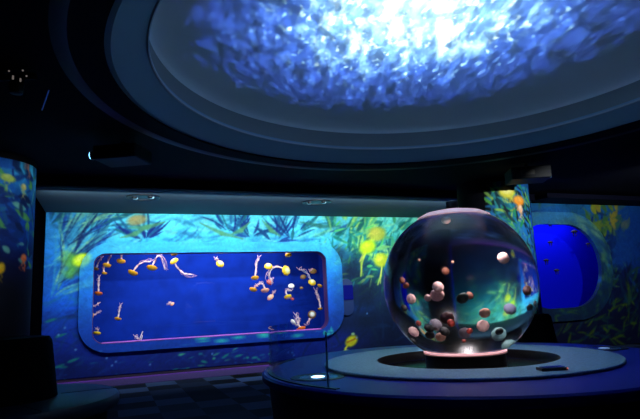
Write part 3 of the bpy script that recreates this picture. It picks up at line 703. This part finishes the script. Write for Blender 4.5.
# acrylic guard on the table rim
gd = empty('acrylic_guard', (CX, CY, TZ)); tag(gd, 'curved clear acrylic guard standing on the left rim of the round table', 'guard')
ae = on_z(326, 389, TZ); aend = math.atan2(ae.y-CY, ae.x-CX) % (2*PI)
M_ACR = clear_mat('acrylic', (.86, .93, .97), 1.0)
M_ACE = mat('acrylic_edge', (130, 180, 220), .3)
lathe_obj('curved_panel', [(1.78, .006), (1.78, .38), (1.792, .38), (1.792, .006)], M_ACR, gd, n=60, a0=PI*.86, a1=aend, closed=True)
lathe_obj('base_channel', [(1.765, .001), (1.765, .008), (1.807, .008), (1.807, .001)], M_DK, gd, n=60, a0=PI*.86, a1=aend+.05, closed=True)
for k, aa in enumerate((aend,)):
    bm = bmesh.new(); add_box(bm, (1.786*math.cos(aa), 1.786*math.sin(aa), .193), (.012, .012, .375)); from_bm('end_edge', bm, M_ACE, gd)

# uplights recessed in the table
def uplight(x, y, lb, es, dx):
    p = on_z(x, y, TZ); u = empty('table_uplight', (p.x, p.y, TZ)); tag(u, lb, 'light', 'uplights in the tabletop')
    lathe_obj('rim', [(.16, .001), (.16, .006), (.215, .006), (.22, .001)], M_DK, u, n=48, closed=True)
    lathe_obj('lens', [(0, .004), (.16, .004)], mat('uplight_lens', (60, 90, 140), .25), u, n=40)
    lathe_obj('lamp', [(0, .012), (.04, .010), (.055, .005)], mat('uplight_lamp', (200, 230, 255), .3, emit=(190, 230, 255), estr=es), u, n=24)
    return u
uplight(318, 377.3, 'glowing round uplight in the tabletop behind the clear guard', 5, 0)
uplight(604, 348.6, 'dim round uplight in the tabletop at the far right of the pale ring', .2, 0)

# dark oblong thing on the pale ring
p0 = on_z(539, 371.0, .727); p1 = on_z(565, 369.5, .727); mid = (p0+p1)/2; dv = p1-p0
ph = empty('label_holder', (mid.x, mid.y, .728), (0, 0, math.atan2(dv.y, dv.x))); tag(ph, 'small black oblong plate lying on the pale ring right of the globe', 'plate')
bm = bmesh.new(); add_box(bm, (0, 0, .011), (dv.length, .10, .022), bev=.006); from_bm('body', bm, mat('plate_black', (8, 10, 28), .3), ph)
bm = bmesh.new(); add_box(bm, (0, -.004, .024), (dv.length*.82, .07, .004)); from_bm('face', bm, mat('plate_face', (30, 50, 110), .25), ph)
bm = bmesh.new(); add_box(bm, (dv.length*.47, -.046, .014), (.012, .012, .012), bev=.003); o = from_bm('indicator', bm, mat('indicator', (220, 120, 90), .4, emit=(255, 120, 90), estr=1.0), ph); o['label'] = 'tiny orange indicator light'

# ------------------------------------------------------------------ banquettes
def banquette(x, y, R, r0, r1, hb, lb, blk):
    b = empty('round_banquette', (x, y, 0)); tag(b, lb, 'bench')
    M_SEAT = mat('seat_vinyl', (16, 28, 42), .42, spec=.3); M_BK = mat('bench_black', (3, 3, 5), .8, spec=.03)
    lathe_obj('base', [(r0*.5, 0), (R-.12, 0), (R-.12, .30), (r0*.5, .30)], M_BK, b, n=80, closed=True)
    lathe_obj('seat', [(r0*.5, .30), (R-.05, .30), (R-.01, .32), (R, .36), (R, .40), (R-.02, .435), (R-.06, .45), (r0*.5, .45)], M_SEAT, b, n=96, closed=True)
    lathe_obj('backrest', [(0, .45), (r0, .45), (r1, hb-.04), (r1-.03, hb), (0, hb)], M_BK, b, n=80)
    for k in range(5):
        a = .5+2*PI*k/5
        bm = bmesh.new(); add_box(bm, ((R+r0)/2*math.cos(a), (R+r0)/2*math.sin(a), .4507), (R-r0-.06, .008, .004), Matrix.Identity(4))
        bmesh.ops.rotate(bm, cent=((R+r0)/2*math.cos(a), (R+r0)/2*math.sin(a), .45), matrix=Matrix.Rotation(a, 3, 'Z'), verts=bm.verts)
        from_bm('seam', bm, M_BK, b)
    return b
pb = on_z(1, 400, .45)
banquette(pb.x, pb.y, 1.13, .52, .45, 1.06, 'round black banquette with tall central backrest in the left foreground', 0)
pb = Vector((3.12, 8.2, 0))
banquette(pb.x, pb.y, .62, .26, .20, .96, 'dark round banquette half hidden behind the table right of the globe', 0)

# ------------------------------------------------------------------ hanging projectors
def projector(p, aim, w_, lb, lens_e, lz=None, tilt=0):
    r = empty('ceiling_projector', p, (0, 0, math.atan2(aim[1], aim[0]))); tag(r, lb, 'projector')
    mb = mat('projector_body', (10, 14, 24), .6, spec=.2)
    bm = bmesh.new(); add_box(bm, (0, 0, 0), (w_[0], w_[1], w_[2]), bev=.02); from_bm('body', bm, mb, r)
    bm = bmesh.new(); tube(bm, [(0, 0, w_[2]/2-.01), (0, 0, ZC-p[2]-.0)], .03, 12); from_bm('mount', bm, mb, r)
    bm = bmesh.new(); tube(bm, [(w_[0]/2-.02, w_[1]*.22, 0), (w_[0]/2+.08, w_[1]*.22, 0)], .055, 24); from_bm('lens_barrel', bm, M_DK, r)
    bm = bmesh.new(); tube(bm, [(w_[0]/2+.079, w_[1]*.22, 0), (w_[0]/2+.092, w_[1]*.22, 0)], .046, 20); o = from_bm('lens', bm, mat('lens_'+str(lens_e), (120, 180, 230), .1, emit=(120, 200, 255), estr=lens_e), r)
    bm = bmesh.new()
    add_box(bm, (-w_[0]*.1, -w_[1]/2-.001, 0), (.22, .004, w_[2]*.4))
    from_bm('vent', bm, M_DK, r)
    return r
pa, pb_ = on_z(98, 153, 3.14), on_z(146, 154, 3.14); pc_ = (pa+pb_)/2
projector(Vector((-2.42, 6.55, 3.19)), (-1, .12), (.55, .46, .17), 'dark ceiling projector with a glowing lens at the upper left', 6)
projector(Vector((3.42, 8.72, 3.17)), (1, -.1), (.62, .5, .20), 'black ceiling projector above the lit column', .0)
projector(Vector((6.4, 8.0, 3.2)), (.6, .5), (.5, .4, .16), 'ceiling projector beyond the right edge of the dome', 1.0)
projector(Vector((4.80, 5.2, 2.98)), (-.3, 1), (.45, .35, .12), 'ceiling projector at the right rim of the dome', 1.0)

# small spotlight cluster at the top left
p = on_z(17, 79, 3.30); tl = empty('track_spotlight', p); tag(tl, 'black track spotlight with tiny painted chrome glints at the upper left', 'ceiling light')
bm = bmesh.new(); tube(bm, [(-.16, 0, .02), (.16, 0, .02)], .03, 12); from_bm('track', bm, M_DK, tl)
bm = bmesh.new(); tube(bm, [(0, 0, .03), (0, 0, .08)], .02, 10); from_bm('stem', bm, M_DK, tl)
lathe_obj('lamp_head', [(0, -.14), (.05, -.13), (.06, -.05), (.04, .01), (0, .02)], M_DK, tl, n=24)
M_GL = mat('painted_glint', (120, 115, 110), .3, emit=(235, 220, 210), estr=.15)  # reflected glints put in as faintly glowing metal
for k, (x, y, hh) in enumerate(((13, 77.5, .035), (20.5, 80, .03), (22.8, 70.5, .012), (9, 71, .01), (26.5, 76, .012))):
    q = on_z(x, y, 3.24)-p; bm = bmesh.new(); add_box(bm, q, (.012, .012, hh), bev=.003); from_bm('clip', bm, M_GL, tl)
# thin rod
a, b_ = on_z(49, 90, 3.36), on_z(42, 110, 3.36)
bm = bmesh.new(); tube(bm, [a, b_], .006, 8); o = from_bm('ceiling_rod', bm, mat('rod', (60, 110, 200), .3, emit=(40, 80, 190), estr=.12)); tag(o, 'thin rod with a painted blue glow on the ceiling at the upper left', 'rod')  # blue light on the metal rod put in as emission
# exit-like green marker at right edge
p = on_wall(640, 169, DE-.5); bm = bmesh.new(); add_box(bm, p, (.12, .04, .10), bev=.01); o = from_bm('ceiling_sensor', bm, mat('sensor', (20, 90, 80), .5, emit=(20, 90, 80), estr=.25)); tag(o, 'small teal lit box under the ceiling at the right edge', 'sensor')

# ------------------------------------------------------------------ sea nettles in the long tank
def jmat(name, c0, c1):
    m = mat(name, c0, .45, spec=.4); nt = m.node_tree; b = nt.nodes['Principled BSDF']
    tc_ = nt.nodes.new('ShaderNodeTexCoord'); ln = nt.nodes.new('ShaderNodeVectorMath'); ln.operation = 'LENGTH'
    sx = nt.nodes.new('ShaderNodeVectorMath'); sx.operation = 'MULTIPLY'; sx.inputs[1].default_value = (1, 1, 0)
    nt.links.new(tc_.outputs['Object'], sx.inputs[0]); nt.links.new(sx.outputs[0], ln.inputs[0])
    r = nt.nodes.new('ShaderNodeValToRGB'); nt.links.new(ln.outputs['Value'], r.inputs[0])
    r.color_ramp.elements[0].position = .25; r.color_ramp.elements[0].color = (*lin(c1), 1)
    r.color_ramp.elements[1].position = .75; r.color_ramp.elements[1].color = (*lin(c0), 1)
    nt.links.new(r.outputs[0], b.inputs['Base Color']); b.inputs['Subsurface Weight'].default_value = 0
    return m
JM = {'orange': jmat('jelly_orange', (248, 168, 16), (255, 225, 90)), 'yellow': jmat('jelly_yellow', (250, 200, 20), (255, 250, 190)),
      'red': jmat('jelly_red', (170, 60, 50), (220, 110, 90)), 'dim': jmat('jelly_dim', (120, 80, 30), (150, 120, 70)),
      'pink': jmat('jelly_pink', (250, 170, 130), (255, 225, 200)), 'white': jmat('jelly_white', (250, 240, 220), (255, 255, 250)),
      'brown': jmat('jelly_brown', (130, 90, 40), (240, 235, 220)), 'amber': jmat('jelly_amber', (240, 110, 20), (250, 200, 120))}
M_ARM = mat('oral_arm', (255, 225, 215), .5); M_ARMD = mat('oral_arm_dim', (130, 140, 170), .5); M_TEN = mat('tentacle', (220, 170, 190), .5)
def bell_mesh(name, flat=.55, n=28, ruff=.04):
    bm = bmesh.new()
    prof = [(0, flat)]+[(math.sin(t), flat*math.cos(t)) for t in np.linspace(.15, PI/2, 9)]+[(1.0, -.08), (.93, -.12), (.8, -.02), (.5, .12), (0, .2)]
    lathe(bm, prof, n)
    for v in bm.verts:
        r = math.hypot(v.co.x, v.co.y)
        if r > .7:
            a = math.atan2(v.co.y, v.co.x); k = 1+ruff*math.sin(a*8); v.co.x *= k; v.co.y *= k; v.co.z += ruff*.8*math.cos(a*8)
    bmesh.ops.recalc_face_normals(bm, faces=bm.faces)
    me = bpy.data.meshes.new(name); bm.to_mesh(me); bm.free()
    for p in me.polygons: p.use_smooth = True
    return me
BELLS = {}
def bell_for(k, flat):
    key = (k, flat)
    if key not in BELLS:
        me = bell_mesh('bell_'+k, flat); me.materials.append(JM[k]); BELLS[key] = me
    return BELLS[key]
def sea_nettle(x, y, w_, col, label, axis=(0, 1), tail=None, depth=.35, flat=.55, arms=3, dim=False, twist=0.25):
    D = DM+.12+depth; p = on_wall(x, y, D); k = (on_wall(x+1, y, D)-p).length
    r = empty('sea_nettle_jellyfish', p); tag(r, label, 'jellyfish', 'sea nettles in the wide tank')
    up = (RT*axis[0] + UP*axis[1] - _fw*twist).normalized()        # towards the crown of the bell
    if w_ > 0:
        b = bpy.data.objects.new('bell', bell_for(col, flat)); COL.objects.link(b); b.parent = r
        R = w_*k/2; q = up.to_track_quat('Z', 'Y'); b.matrix_local = Matrix.LocRotScale(None, q, (R, R, R))
    if tail:
        T = [on_wall(a, c_, D)-p for a, c_ in tail]; T = [Vector((0, 0, 0)) if w_ > 0 else T[0]]+T
        def smooth(T, n, j, ph):
            out = []; m_ = len(T)-1
            for i in range(n+1):
                t = i/n*m_; q = min(int(t), m_-1); f = t-q
                a = T[max(q-1, 0)]; b1 = T[q]; c1 = T[q+1]; d1 = T[min(q+2, m_)]
                v = .5*((2*b1)+(c1-a)*f+(2*a-5*b1+4*c1-d1)*f*f+(3*b1-a-3*c1+d1)*f**3)
                g = j*(.3+i/n)
                v = v+Vector((g*math.sin(i*.9+ph), g*math.cos(i*.7+ph*2), g*math.sin(i*.8+ph*1.7)))
                out.append(v)
            return out
        m1 = M_ARMD if dim else M_ARM
        for a in range(arms):
            bm = bmesh.new(); P = smooth(T, 16, k*.55, a*2.1)
            tube(bm, P, [k*(.6*(1-.7*i/16)+.16*math.sin(i*2.2+a)) for i in range(17)], 6); from_bm('oral_arm', bm, m1, r, True)
        for a in range(3):
            T2 = [v*(1.12 if i else 1) for i, v in enumerate(T)]
            bm = bmesh.new(); P = smooth(T2, 14, k*1.5, a*1.9+1); tube(bm, P, [k*.22]*15, 4); from_bm('tentacle', bm, M_TEN, r, True)
    return r
J = [
 (133, 272.3, 10.5, 'orange', (-.3, -1), [(137, 266), (144, 262), (150, 261.5)], .30, 'orange sea nettle at upper left of the tank, pale arms trailing up and right'),
 (152, 267.3, 10.5, 'orange', (-.1, -1), [(154, 262), (158, 256), (162, 259), (165, 270)], .34, 'orange sea nettle near the top with pale arms folded over in an arch'),
 (174.3, 261.3, 9, 'yellow', (-.5, 1), [(177, 267), (183, 273), (193, 274.5)], .30, 'yellow sea nettle near the top, long pale arms sweeping down to the right'),
 (174.5, 253.8, 7, 'orange', (0, 1), None, .22, 'orange bell cut by the top edge of the window, left half'),
 (220, 264, 8, 'yellow', (.4, .7), [(216, 258)], .35, 'round yellow sea nettle alone in the open blue near the top middle'),
 (107, 264.8, 8.5, 'orange', (-.1, -1), [(108.5, 260), (111, 255)], .26, 'orange sea nettle in the top left corner, second from the glass edge'),
 (96, 268.5, 6.5, 'dim', (-.1, -1), [(98, 263), (101, 258)], .42, 'dim brown sea nettle highest against the left edge of the tank'),
 (121, 260.8, 9, 'orange', (0, -1), [(121.5, 256), (122, 253.5)], .26, 'orange sea nettle right of the corner pair, arms straight up to the top edge'),
 (104.5, 273, 5.5, 'orange', (0, -1), [(103.5, 269), (104.5, 266)], .4, 'tiny orange sea nettle just under the corner pair'),
 (98.5, 293, 8.2, 'amber', (0, -1), [(98.5, 286), (99, 277)], .3, 'red-orange sea nettle at the left edge with a thick twisted pale arm rising above it'),
 (91.5, 304.5, 4, 'orange', (0, 1), [(95, 306), (98, 303)], .3, 'small orange jellyfish half cut by the left edge, upper of two'),
 (92.5, 316, 6, 'orange', (-.7, .3), [(97, 313), (99, 312)], .3, 'orange jellyfish at the left edge, lower of the two half cut ones'),
 (118, 318.3, 7, 'orange', (-.1, -1), [(119, 312), (120.5, 305)], .35, 'small orange sea nettle low on the left, pale arm straight up'),
 (97, 332.8, 8, 'yellow', (0, -1), [(98, 330), (96, 328.5)], .32, 'flat yellow and white jellyfish low against the left edge'),
 (172.3, 304, 4.5, 'pink', (-.4, .8), [(170, 302.5), (168.5, 304)], .5, 'tiny pink curled jellyfish in the middle of the left half'),
 (268.3, 266.5, 8, 'yellow', (.1, .9), None, .3, 'flat pale yellow jellyfish left of the bright yellow one with long looping arms'),
 (286, 270.6, 9.5, 'yellow', (.6, .2), [(279, 267), (273, 268), (269, 275), (273, 283)], .3, 'bright yellow sea nettle with a long pink arm looping down to the left'),
 (255, 277.5, 7.5, 'orange', (.2, -1), [(256, 270), (256.5, 263), (259, 258)], .3, 'orange sea nettle with a tall white arm, leftmost of the right hand swarm'),
 (253.3, 289.2, 7.5, 'orange', (-.2, -.9), [(257, 285)], .55, 'orange jellyfish low at the left of the right hand swarm'),
 (265, 290, 8, 'pink', (.2, -1), [(264, 286), (261, 283), (258, 285)], .28, 'pinkish orange sea nettle with short arms curled over to the left'),
 (269.3, 282.3, 6, 'red', (.5, .6), [(272, 279)], .62, 'dark red jellyfish at the centre of the right hand swarm'),
 (288.4, 255, 6.5, 'yellow', (.2, -1), [(287, 252.8)], .3, 'yellow jellyfish touching the top edge of the window on the right'),
 (291.3, 286, 6, 'white', (0, 1), None, .6, 'small pure white jellyfish in the right half of the tank'),
 (270.5, 297.3, 7, 'pink', (-.5, .8), [(273, 293.5), (274, 292)], .3, 'round pink and orange jellyfish lowest of the swarm'),
 (287.8, 296.6, 7.5, 'yellow', (.3, -.8), [(286, 292), (288, 290), (291, 290.5)], .3, 'yellow jellyfish with a short white hooked arm below the white one'),
 (292.3, 299, 3.5, 'red', (0, 1), None, .32, 'tiny red jellyfish under the hooked yellow one'),
 (312, 282.4, 7.5, 'yellow', (.3, .8), [(309, 276), (304, 271), (300, 269.5)], .35, 'yellow sea nettle near the right side, dim arms trailing up to the left'),
 (313, 271.3, 7, 'dim', (0, 1), [(311, 270)], .5, 'dim flat jellyfish above the yellow one near the right side'),
 (303.3, 277, 6, 'dim', (-.1, .9), None, .55, 'dim flat jellyfish left of the yellow one near the right side'),
 (301.4, 288, 3.5, 'dim', (0, 1), None, .55, 'tiny dim brown dot-like jellyfish in the right part'),
 (320, 285.5, 5, 'orange', (-.4, -.8), None, .3, 'small orange jellyfish against the right edge, upper one'),
 (320.2, 308.7, 4.5, 'orange', (0, -1), [(320, 304), (318, 297), (316, 290)], .35, 'small orange jellyfish against the right edge with a long thin arm above'),
 (312, 314.6, 8, 'brown', (.1, .3), [(310, 319), (306.5, 323.5)], .3, 'brown ring-shaped jellyfish with a white centre at the lower right'),
 (293.3, 322, 6, 'white', (-.6, -.4), [(297, 325), (299, 319), (295, 314)], .6, 'white and yellow jellyfish near the bottom right, touching an orange one'),
 (301, 328.6, 9, 'amber', (.4, -.9), [(298, 323), (296, 318)], .26, 'orange jellyfish resting on the bottom edge at the lower right'),
 (0, 0, 0, '', (0, 1), None, 0, ''),
]
for (x, y, w_, c_, ax, tail, dep, lb) in J:
    if not lb: continue
    sea_nettle(x, y, w_, c_, lb, ax, tail, dep*.8, flat=.6, dim=(c_ == 'dim' or 'dim arms' in lb), twist=.75 if 'ring-shaped' in lb else .55)
r = sea_nettle(139, 342, 0, '', 'pale pink jellyfish arms reaching up from the bottom edge of the tank', tail=[(139, 343), (138.5, 339), (135, 336)], depth=.2, arms=2)
D = DM+.28; p = Vector(r.location); k = .022
for q in ([(139, 343), (140, 338), (143, 331)], [(140, 343), (141.5, 338.5), (142.5, 335)]):
    bm = bmesh.new(); tube(bm, [on_wall(a, c_, D)-p for a, c_ in q], [k*.5, k*.4, k*.2], 6); from_bm('oral_arm', bm, M_ARM, r, True)

# dark jellyfish in the oval tank
M_JD = mat('silhouette_jelly', (3, 5, 40), .6)  # backlit silhouette shade painted into the jellyfish colour
med = bell_mesh('dark_bell', .6, 20, .05); med.materials.append(M_JD)
for x, y, d_, lb in ((574.3, 232, 5, 'largest dark jellyfish, near the top of the oval blue tank'), (550.3, 225.3, 3, 'small dark jellyfish touching the top edge of the oval tank'),
                 (550.3, 242.6, 4, 'dark jellyfish upper left in the oval tank'), (546.2, 260.6, 4.5, 'dark jellyfish at mid height near the left of the oval tank'),
                 (556.7, 270.6, 4.5, 'lowest dark jellyfish in the oval tank'), (588, 244, 3.5, 'dark jellyfish with a faint hanging tail near the right of the oval tank')):
    D = DR+.06; p = on_wall(x, y, D); k = (on_wall(x+1, y, D)-p).length
    r = empty('dark_jellyfish', p); tag(r, lb, 'jellyfish', 'dark jellyfish in the oval tank')
    b = bpy.data.objects.new('bell', med); COL.objects.link(b); b.parent = r; R = d_*k/2; b.scale = (R, R*.7, R)
    bm = bmesh.new()
    for a in range(4):
        tube(bm, [(R*.4*math.cos(a*1.6), R*.3*math.sin(a*1.6), 0), (R*.5*math.cos(a*1.6+.4), R*.3*math.sin(a*1.6), -R*.9), (R*.3*math.cos(a*1.6), R*.3*math.sin(a*1.6), -R*1.5)], [R*.12, R*.09, R*.03], 5)
    from_bm('oral_arms', bm, M_JD, r, True)

# ------------------------------------------------------------------ jellyfish in the globe
def in_globe(x, y, frac):
    d = ray(x, y).normalized(); o_ = Vector((0, 0, EYE)); oc = o_-GC
    b_ = oc.dot(d); disc = b_*b_-(oc.dot(oc)-GR*GR)
    disc = max(disc, 1e-4)
    t = -b_-math.sqrt(disc); P = o_+d*t; n_ = (P-GC).normalized(); eta = 1/1.33; ci = -n_.dot(d)
    d2 = (d*eta+n_*(eta*ci-math.sqrt(1-eta*eta*(1-ci*ci)))).normalized()
    ch = -2*(P-GC).dot(d2); return P+d2*(ch*frac), d2
def moon_mesh(name, seed):
    r_ = random.Random(seed); bm = bmesh.new()
    prof = [(0, .62)]+[(math.sin(t), .62*math.cos(t)) for t in np.linspace(.15, PI/2, 10)]+[(1.0, -.1), (.92, -.16), (.7, -.05), (.4, .05), (0, .1)]
    lathe(bm, prof, 32)
    for v in bm.verts:
        a = math.atan2(v.co.y, v.co.x); r = math.hypot(v.co.x, v.co.y)
        if r > .6: k = 1+.03*math.sin(a*8+seed); v.co.x *= k; v.co.y *= k
    bmesh.ops.recalc_face_normals(bm, faces=bm.faces); me = bpy.data.meshes.new(name); bm.to_mesh(me); bm.free()
    for p_ in me.polygons: p_.use_smooth = True
    return me
def arms_mesh(name, seed):
    r_ = random.Random(seed); bm = bmesh.new()
    for a in range(8):
        t = 2*PI*a/8; q = [(.28*math.cos(t), .28*math.sin(t), 0)]
        for j in range(4): q.append((q[-1][0]+r_.uniform(-.1, .1), q[-1][1]+r_.uniform(-.1, .1), q[-1][2]-.17))
        tube(bm, q, [.15, .17, .15, .12, .05], 7)
    bmesh.ops.recalc_face_normals(bm, faces=bm.faces); me = bpy.data.meshes.new(name); bm.to_mesh(me); bm.free()
    for p_ in me.polygons: p_.use_smooth = True
    return me
GCOL = {'pink': (252, 190, 182), 'tan': (190, 140, 115), 'grey': (120, 110, 120), 'black': (12, 12, 14), 'green': (10, 40, 36), 'brown': (150, 85, 60), 'red': (150, 36, 20), 'teal': (110, 150, 150), 'maroon': (60, 14, 12), 'violet': (120, 120, 150)}
GM = {k: mat('globe_jelly_'+k, v, .6, noise=.25, nscale=3.5) for k, v in GCOL.items()}
GB = {}
G = [
 (446, 220, 4.5, 'tan', .25, (0, 1), 'tan jellyfish highest in the globe, under the lid'),
 (503.5, 258, 5.6, 'pink', .2, (-.5, .8), 'lone pale pink jellyfish in the upper right of the globe'),
 (438, 287, 5.8, 'pink', .2, (0, 1), 'pink jellyfish stacked on top of a larger one left of the globe centre'),
 (437, 295, 7.2, 'pink', .25, (-.2, -1), 'largest pink jellyfish, left of the globe centre under another'),
 (427.7, 298, 3.6, 'pink', .22, (-.5, -.5), 'small pink jellyfish touching the left side of the largest one'),
 (411, 299, 4.8, 'pink', .2, (-.4, .3), 'round pink jellyfish near the left side of the globe at mid height'),
 (402, 280.5, 3.2, 'brown', .25, (0, 1), 'rusty brown jellyfish at the left side, upper of a pair'),
 (405.8, 285.5, 3.2, 'brown', .3, (0, -1), 'rusty brown jellyfish at the left side, lower of a pair'),
 (404, 308, 3.3, 'black', .3, (0, 1), 'small black jellyfish below the left pink one'),
 (462.5, 298, 6.4, 'green', .2, (.3, -1), 'dark green jellyfish in silhouette just right of the globe centre'),
 (469.5, 295.5, 4, 'brown', .25, (.3, 1), 'ragged brown jellyfish touching the dark green one'),
 (484.8, 313, 5.6, 'tan', .2, (0, -1), 'tan jellyfish right of centre above a round pink one'),
 (483, 326, 6, 'pink', .2, (.1, .4), 'round pink jellyfish low right of the globe centre'),
 (510, 309, 6.2, 'violet', .5, (0, 1), 'blurred violet grey jellyfish in the right half of the globe'),
 (527.3, 290.5, 4.8, 'maroon', .25, (0, 1), 'maroon black jellyfish near the right edge of the globe'),
 (530, 307.5, 3.8, 'green', .25, (.3, -1), 'dark green jellyfish at the right edge, lower left of a pair'),
 (535, 303.5, 3, 'black', .2, (.3, 1), 'black jellyfish at the right edge, upper of a pair'),
 (499, 334.5, 7.2, 'teal', .2, (.2, .5), 'pale teal jellyfish with a dark centre in the lower right of the globe'),
 (499.5, 331.5, 4, 'black', .15, (.1, -1), 'black jellyfish overlapping the pale teal ring-like one'),
 (509, 346, 7.5, 'teal', .3, (.6, .8), 'pale teal jellyfish lowest at the right of the globe'),
 (521.5, 338, 4.4, 'tan', .2, (.7, .4), 'tan jellyfish against the lower right glass of the globe'),
 (465, 333, 5.8, 'grey', .2, (-.3, -.8), 'grey brown jellyfish at the bottom right of centre'),
 (469.5, 331, 3, 'red', .15, (.5, -.4), 'small red jellyfish on the right of the grey brown one'),
 (464, 341, 1.8, 'red', .3, (0, 1), 'tiny red jellyfish under the grey brown one'),
 (413.5, 332, 5.6, 'pink', .2, (-.7, .7), 'tilted oval pink jellyfish in the lower left of the globe'),
 (429, 328, 4.8, 'black', .2, (0, 1), 'black jellyfish at the lower left, upper of two stacked'),
 (430, 335, 4.8, 'black', .22, (0, -1), 'black jellyfish at the lower left, lower of two stacked'),
 (435.5, 325, 6.5, 'grey', .35, (0, 1), 'grey jellyfish between the black pair and the dark red one'),
 (447, 318, 7, 'maroon', .2, (0, -.9), 'large dark red jellyfish in the crowd below centre'),
 (451, 323, 4, 'red', .15, (.4, .4), 'bright red jellyfish on the front of the dark red one'),
 (444.5, 331.5, 5, 'black', .22, (.2, 1), 'black jellyfish under the large dark red one'),
 (440.5, 337, 4.8, 'tan', .3, (-.1, -1), 'tan brown jellyfish lowest in the crowd at the bottom'),
 (418.5, 323.5, 3, 'red', .25, (.3, .6), 'small rusty red jellyfish above the tilted oval one'),
 (413, 341, 4, 'black', .25, (0, 1), 'black jellyfish against the lower left glass'),
 (445.5, 271, 3.8, 'brown', .7, (0, 1), 'faint brown jellyfish deep in the globe above centre'),
 (419, 260, 1.4, 'tan', .3, (0, 1), 'tiny tan jellyfish in the upper left of the globe'),
 (452.5, 262, 1.4, 'tan', .3, (0, 1), 'tiny tan jellyfish in the upper middle of the globe'),
]
for i, (x, y, rad_, c_, fr, ax, lb) in enumerate(G):
    P, d2 = in_globe(x, y, fr); sg_ = -.5 if x > 462 else .5
    e = in_globe(x+sg_, y, fr)[0]-P; e2 = in_globe(x, y-.5 if y > 283 else y+.5, fr)[0]-P
    k = min(e.length+e2.length, .0085)
    r = empty('moon_jellyfish', P); tag(r, lb, 'jellyfish', 'jellyfish in the globe aquarium')
    up = (RT*ax[0]+UP*ax[1]-_fw*1.6).normalized(); q = up.to_track_quat('Z', 'Y'); R = rad_*k
    if c_ not in GB:
        m1 = moon_mesh('bell_'+c_, i); m1.materials.append(GM[c_]); m2 = arms_mesh('arms_'+c_, i); m2.materials.append(GM[c_]); GB[c_] = (m1, m2)
    for nm, me_ in (('bell', GB[c_][0]), ('oral_arms', GB[c_][1])):
        b = bpy.data.objects.new(nm, me_); COL.objects.link(b); b.parent = r; b.matrix_local = Matrix.LocRotScale(None, q, (R, R, R))
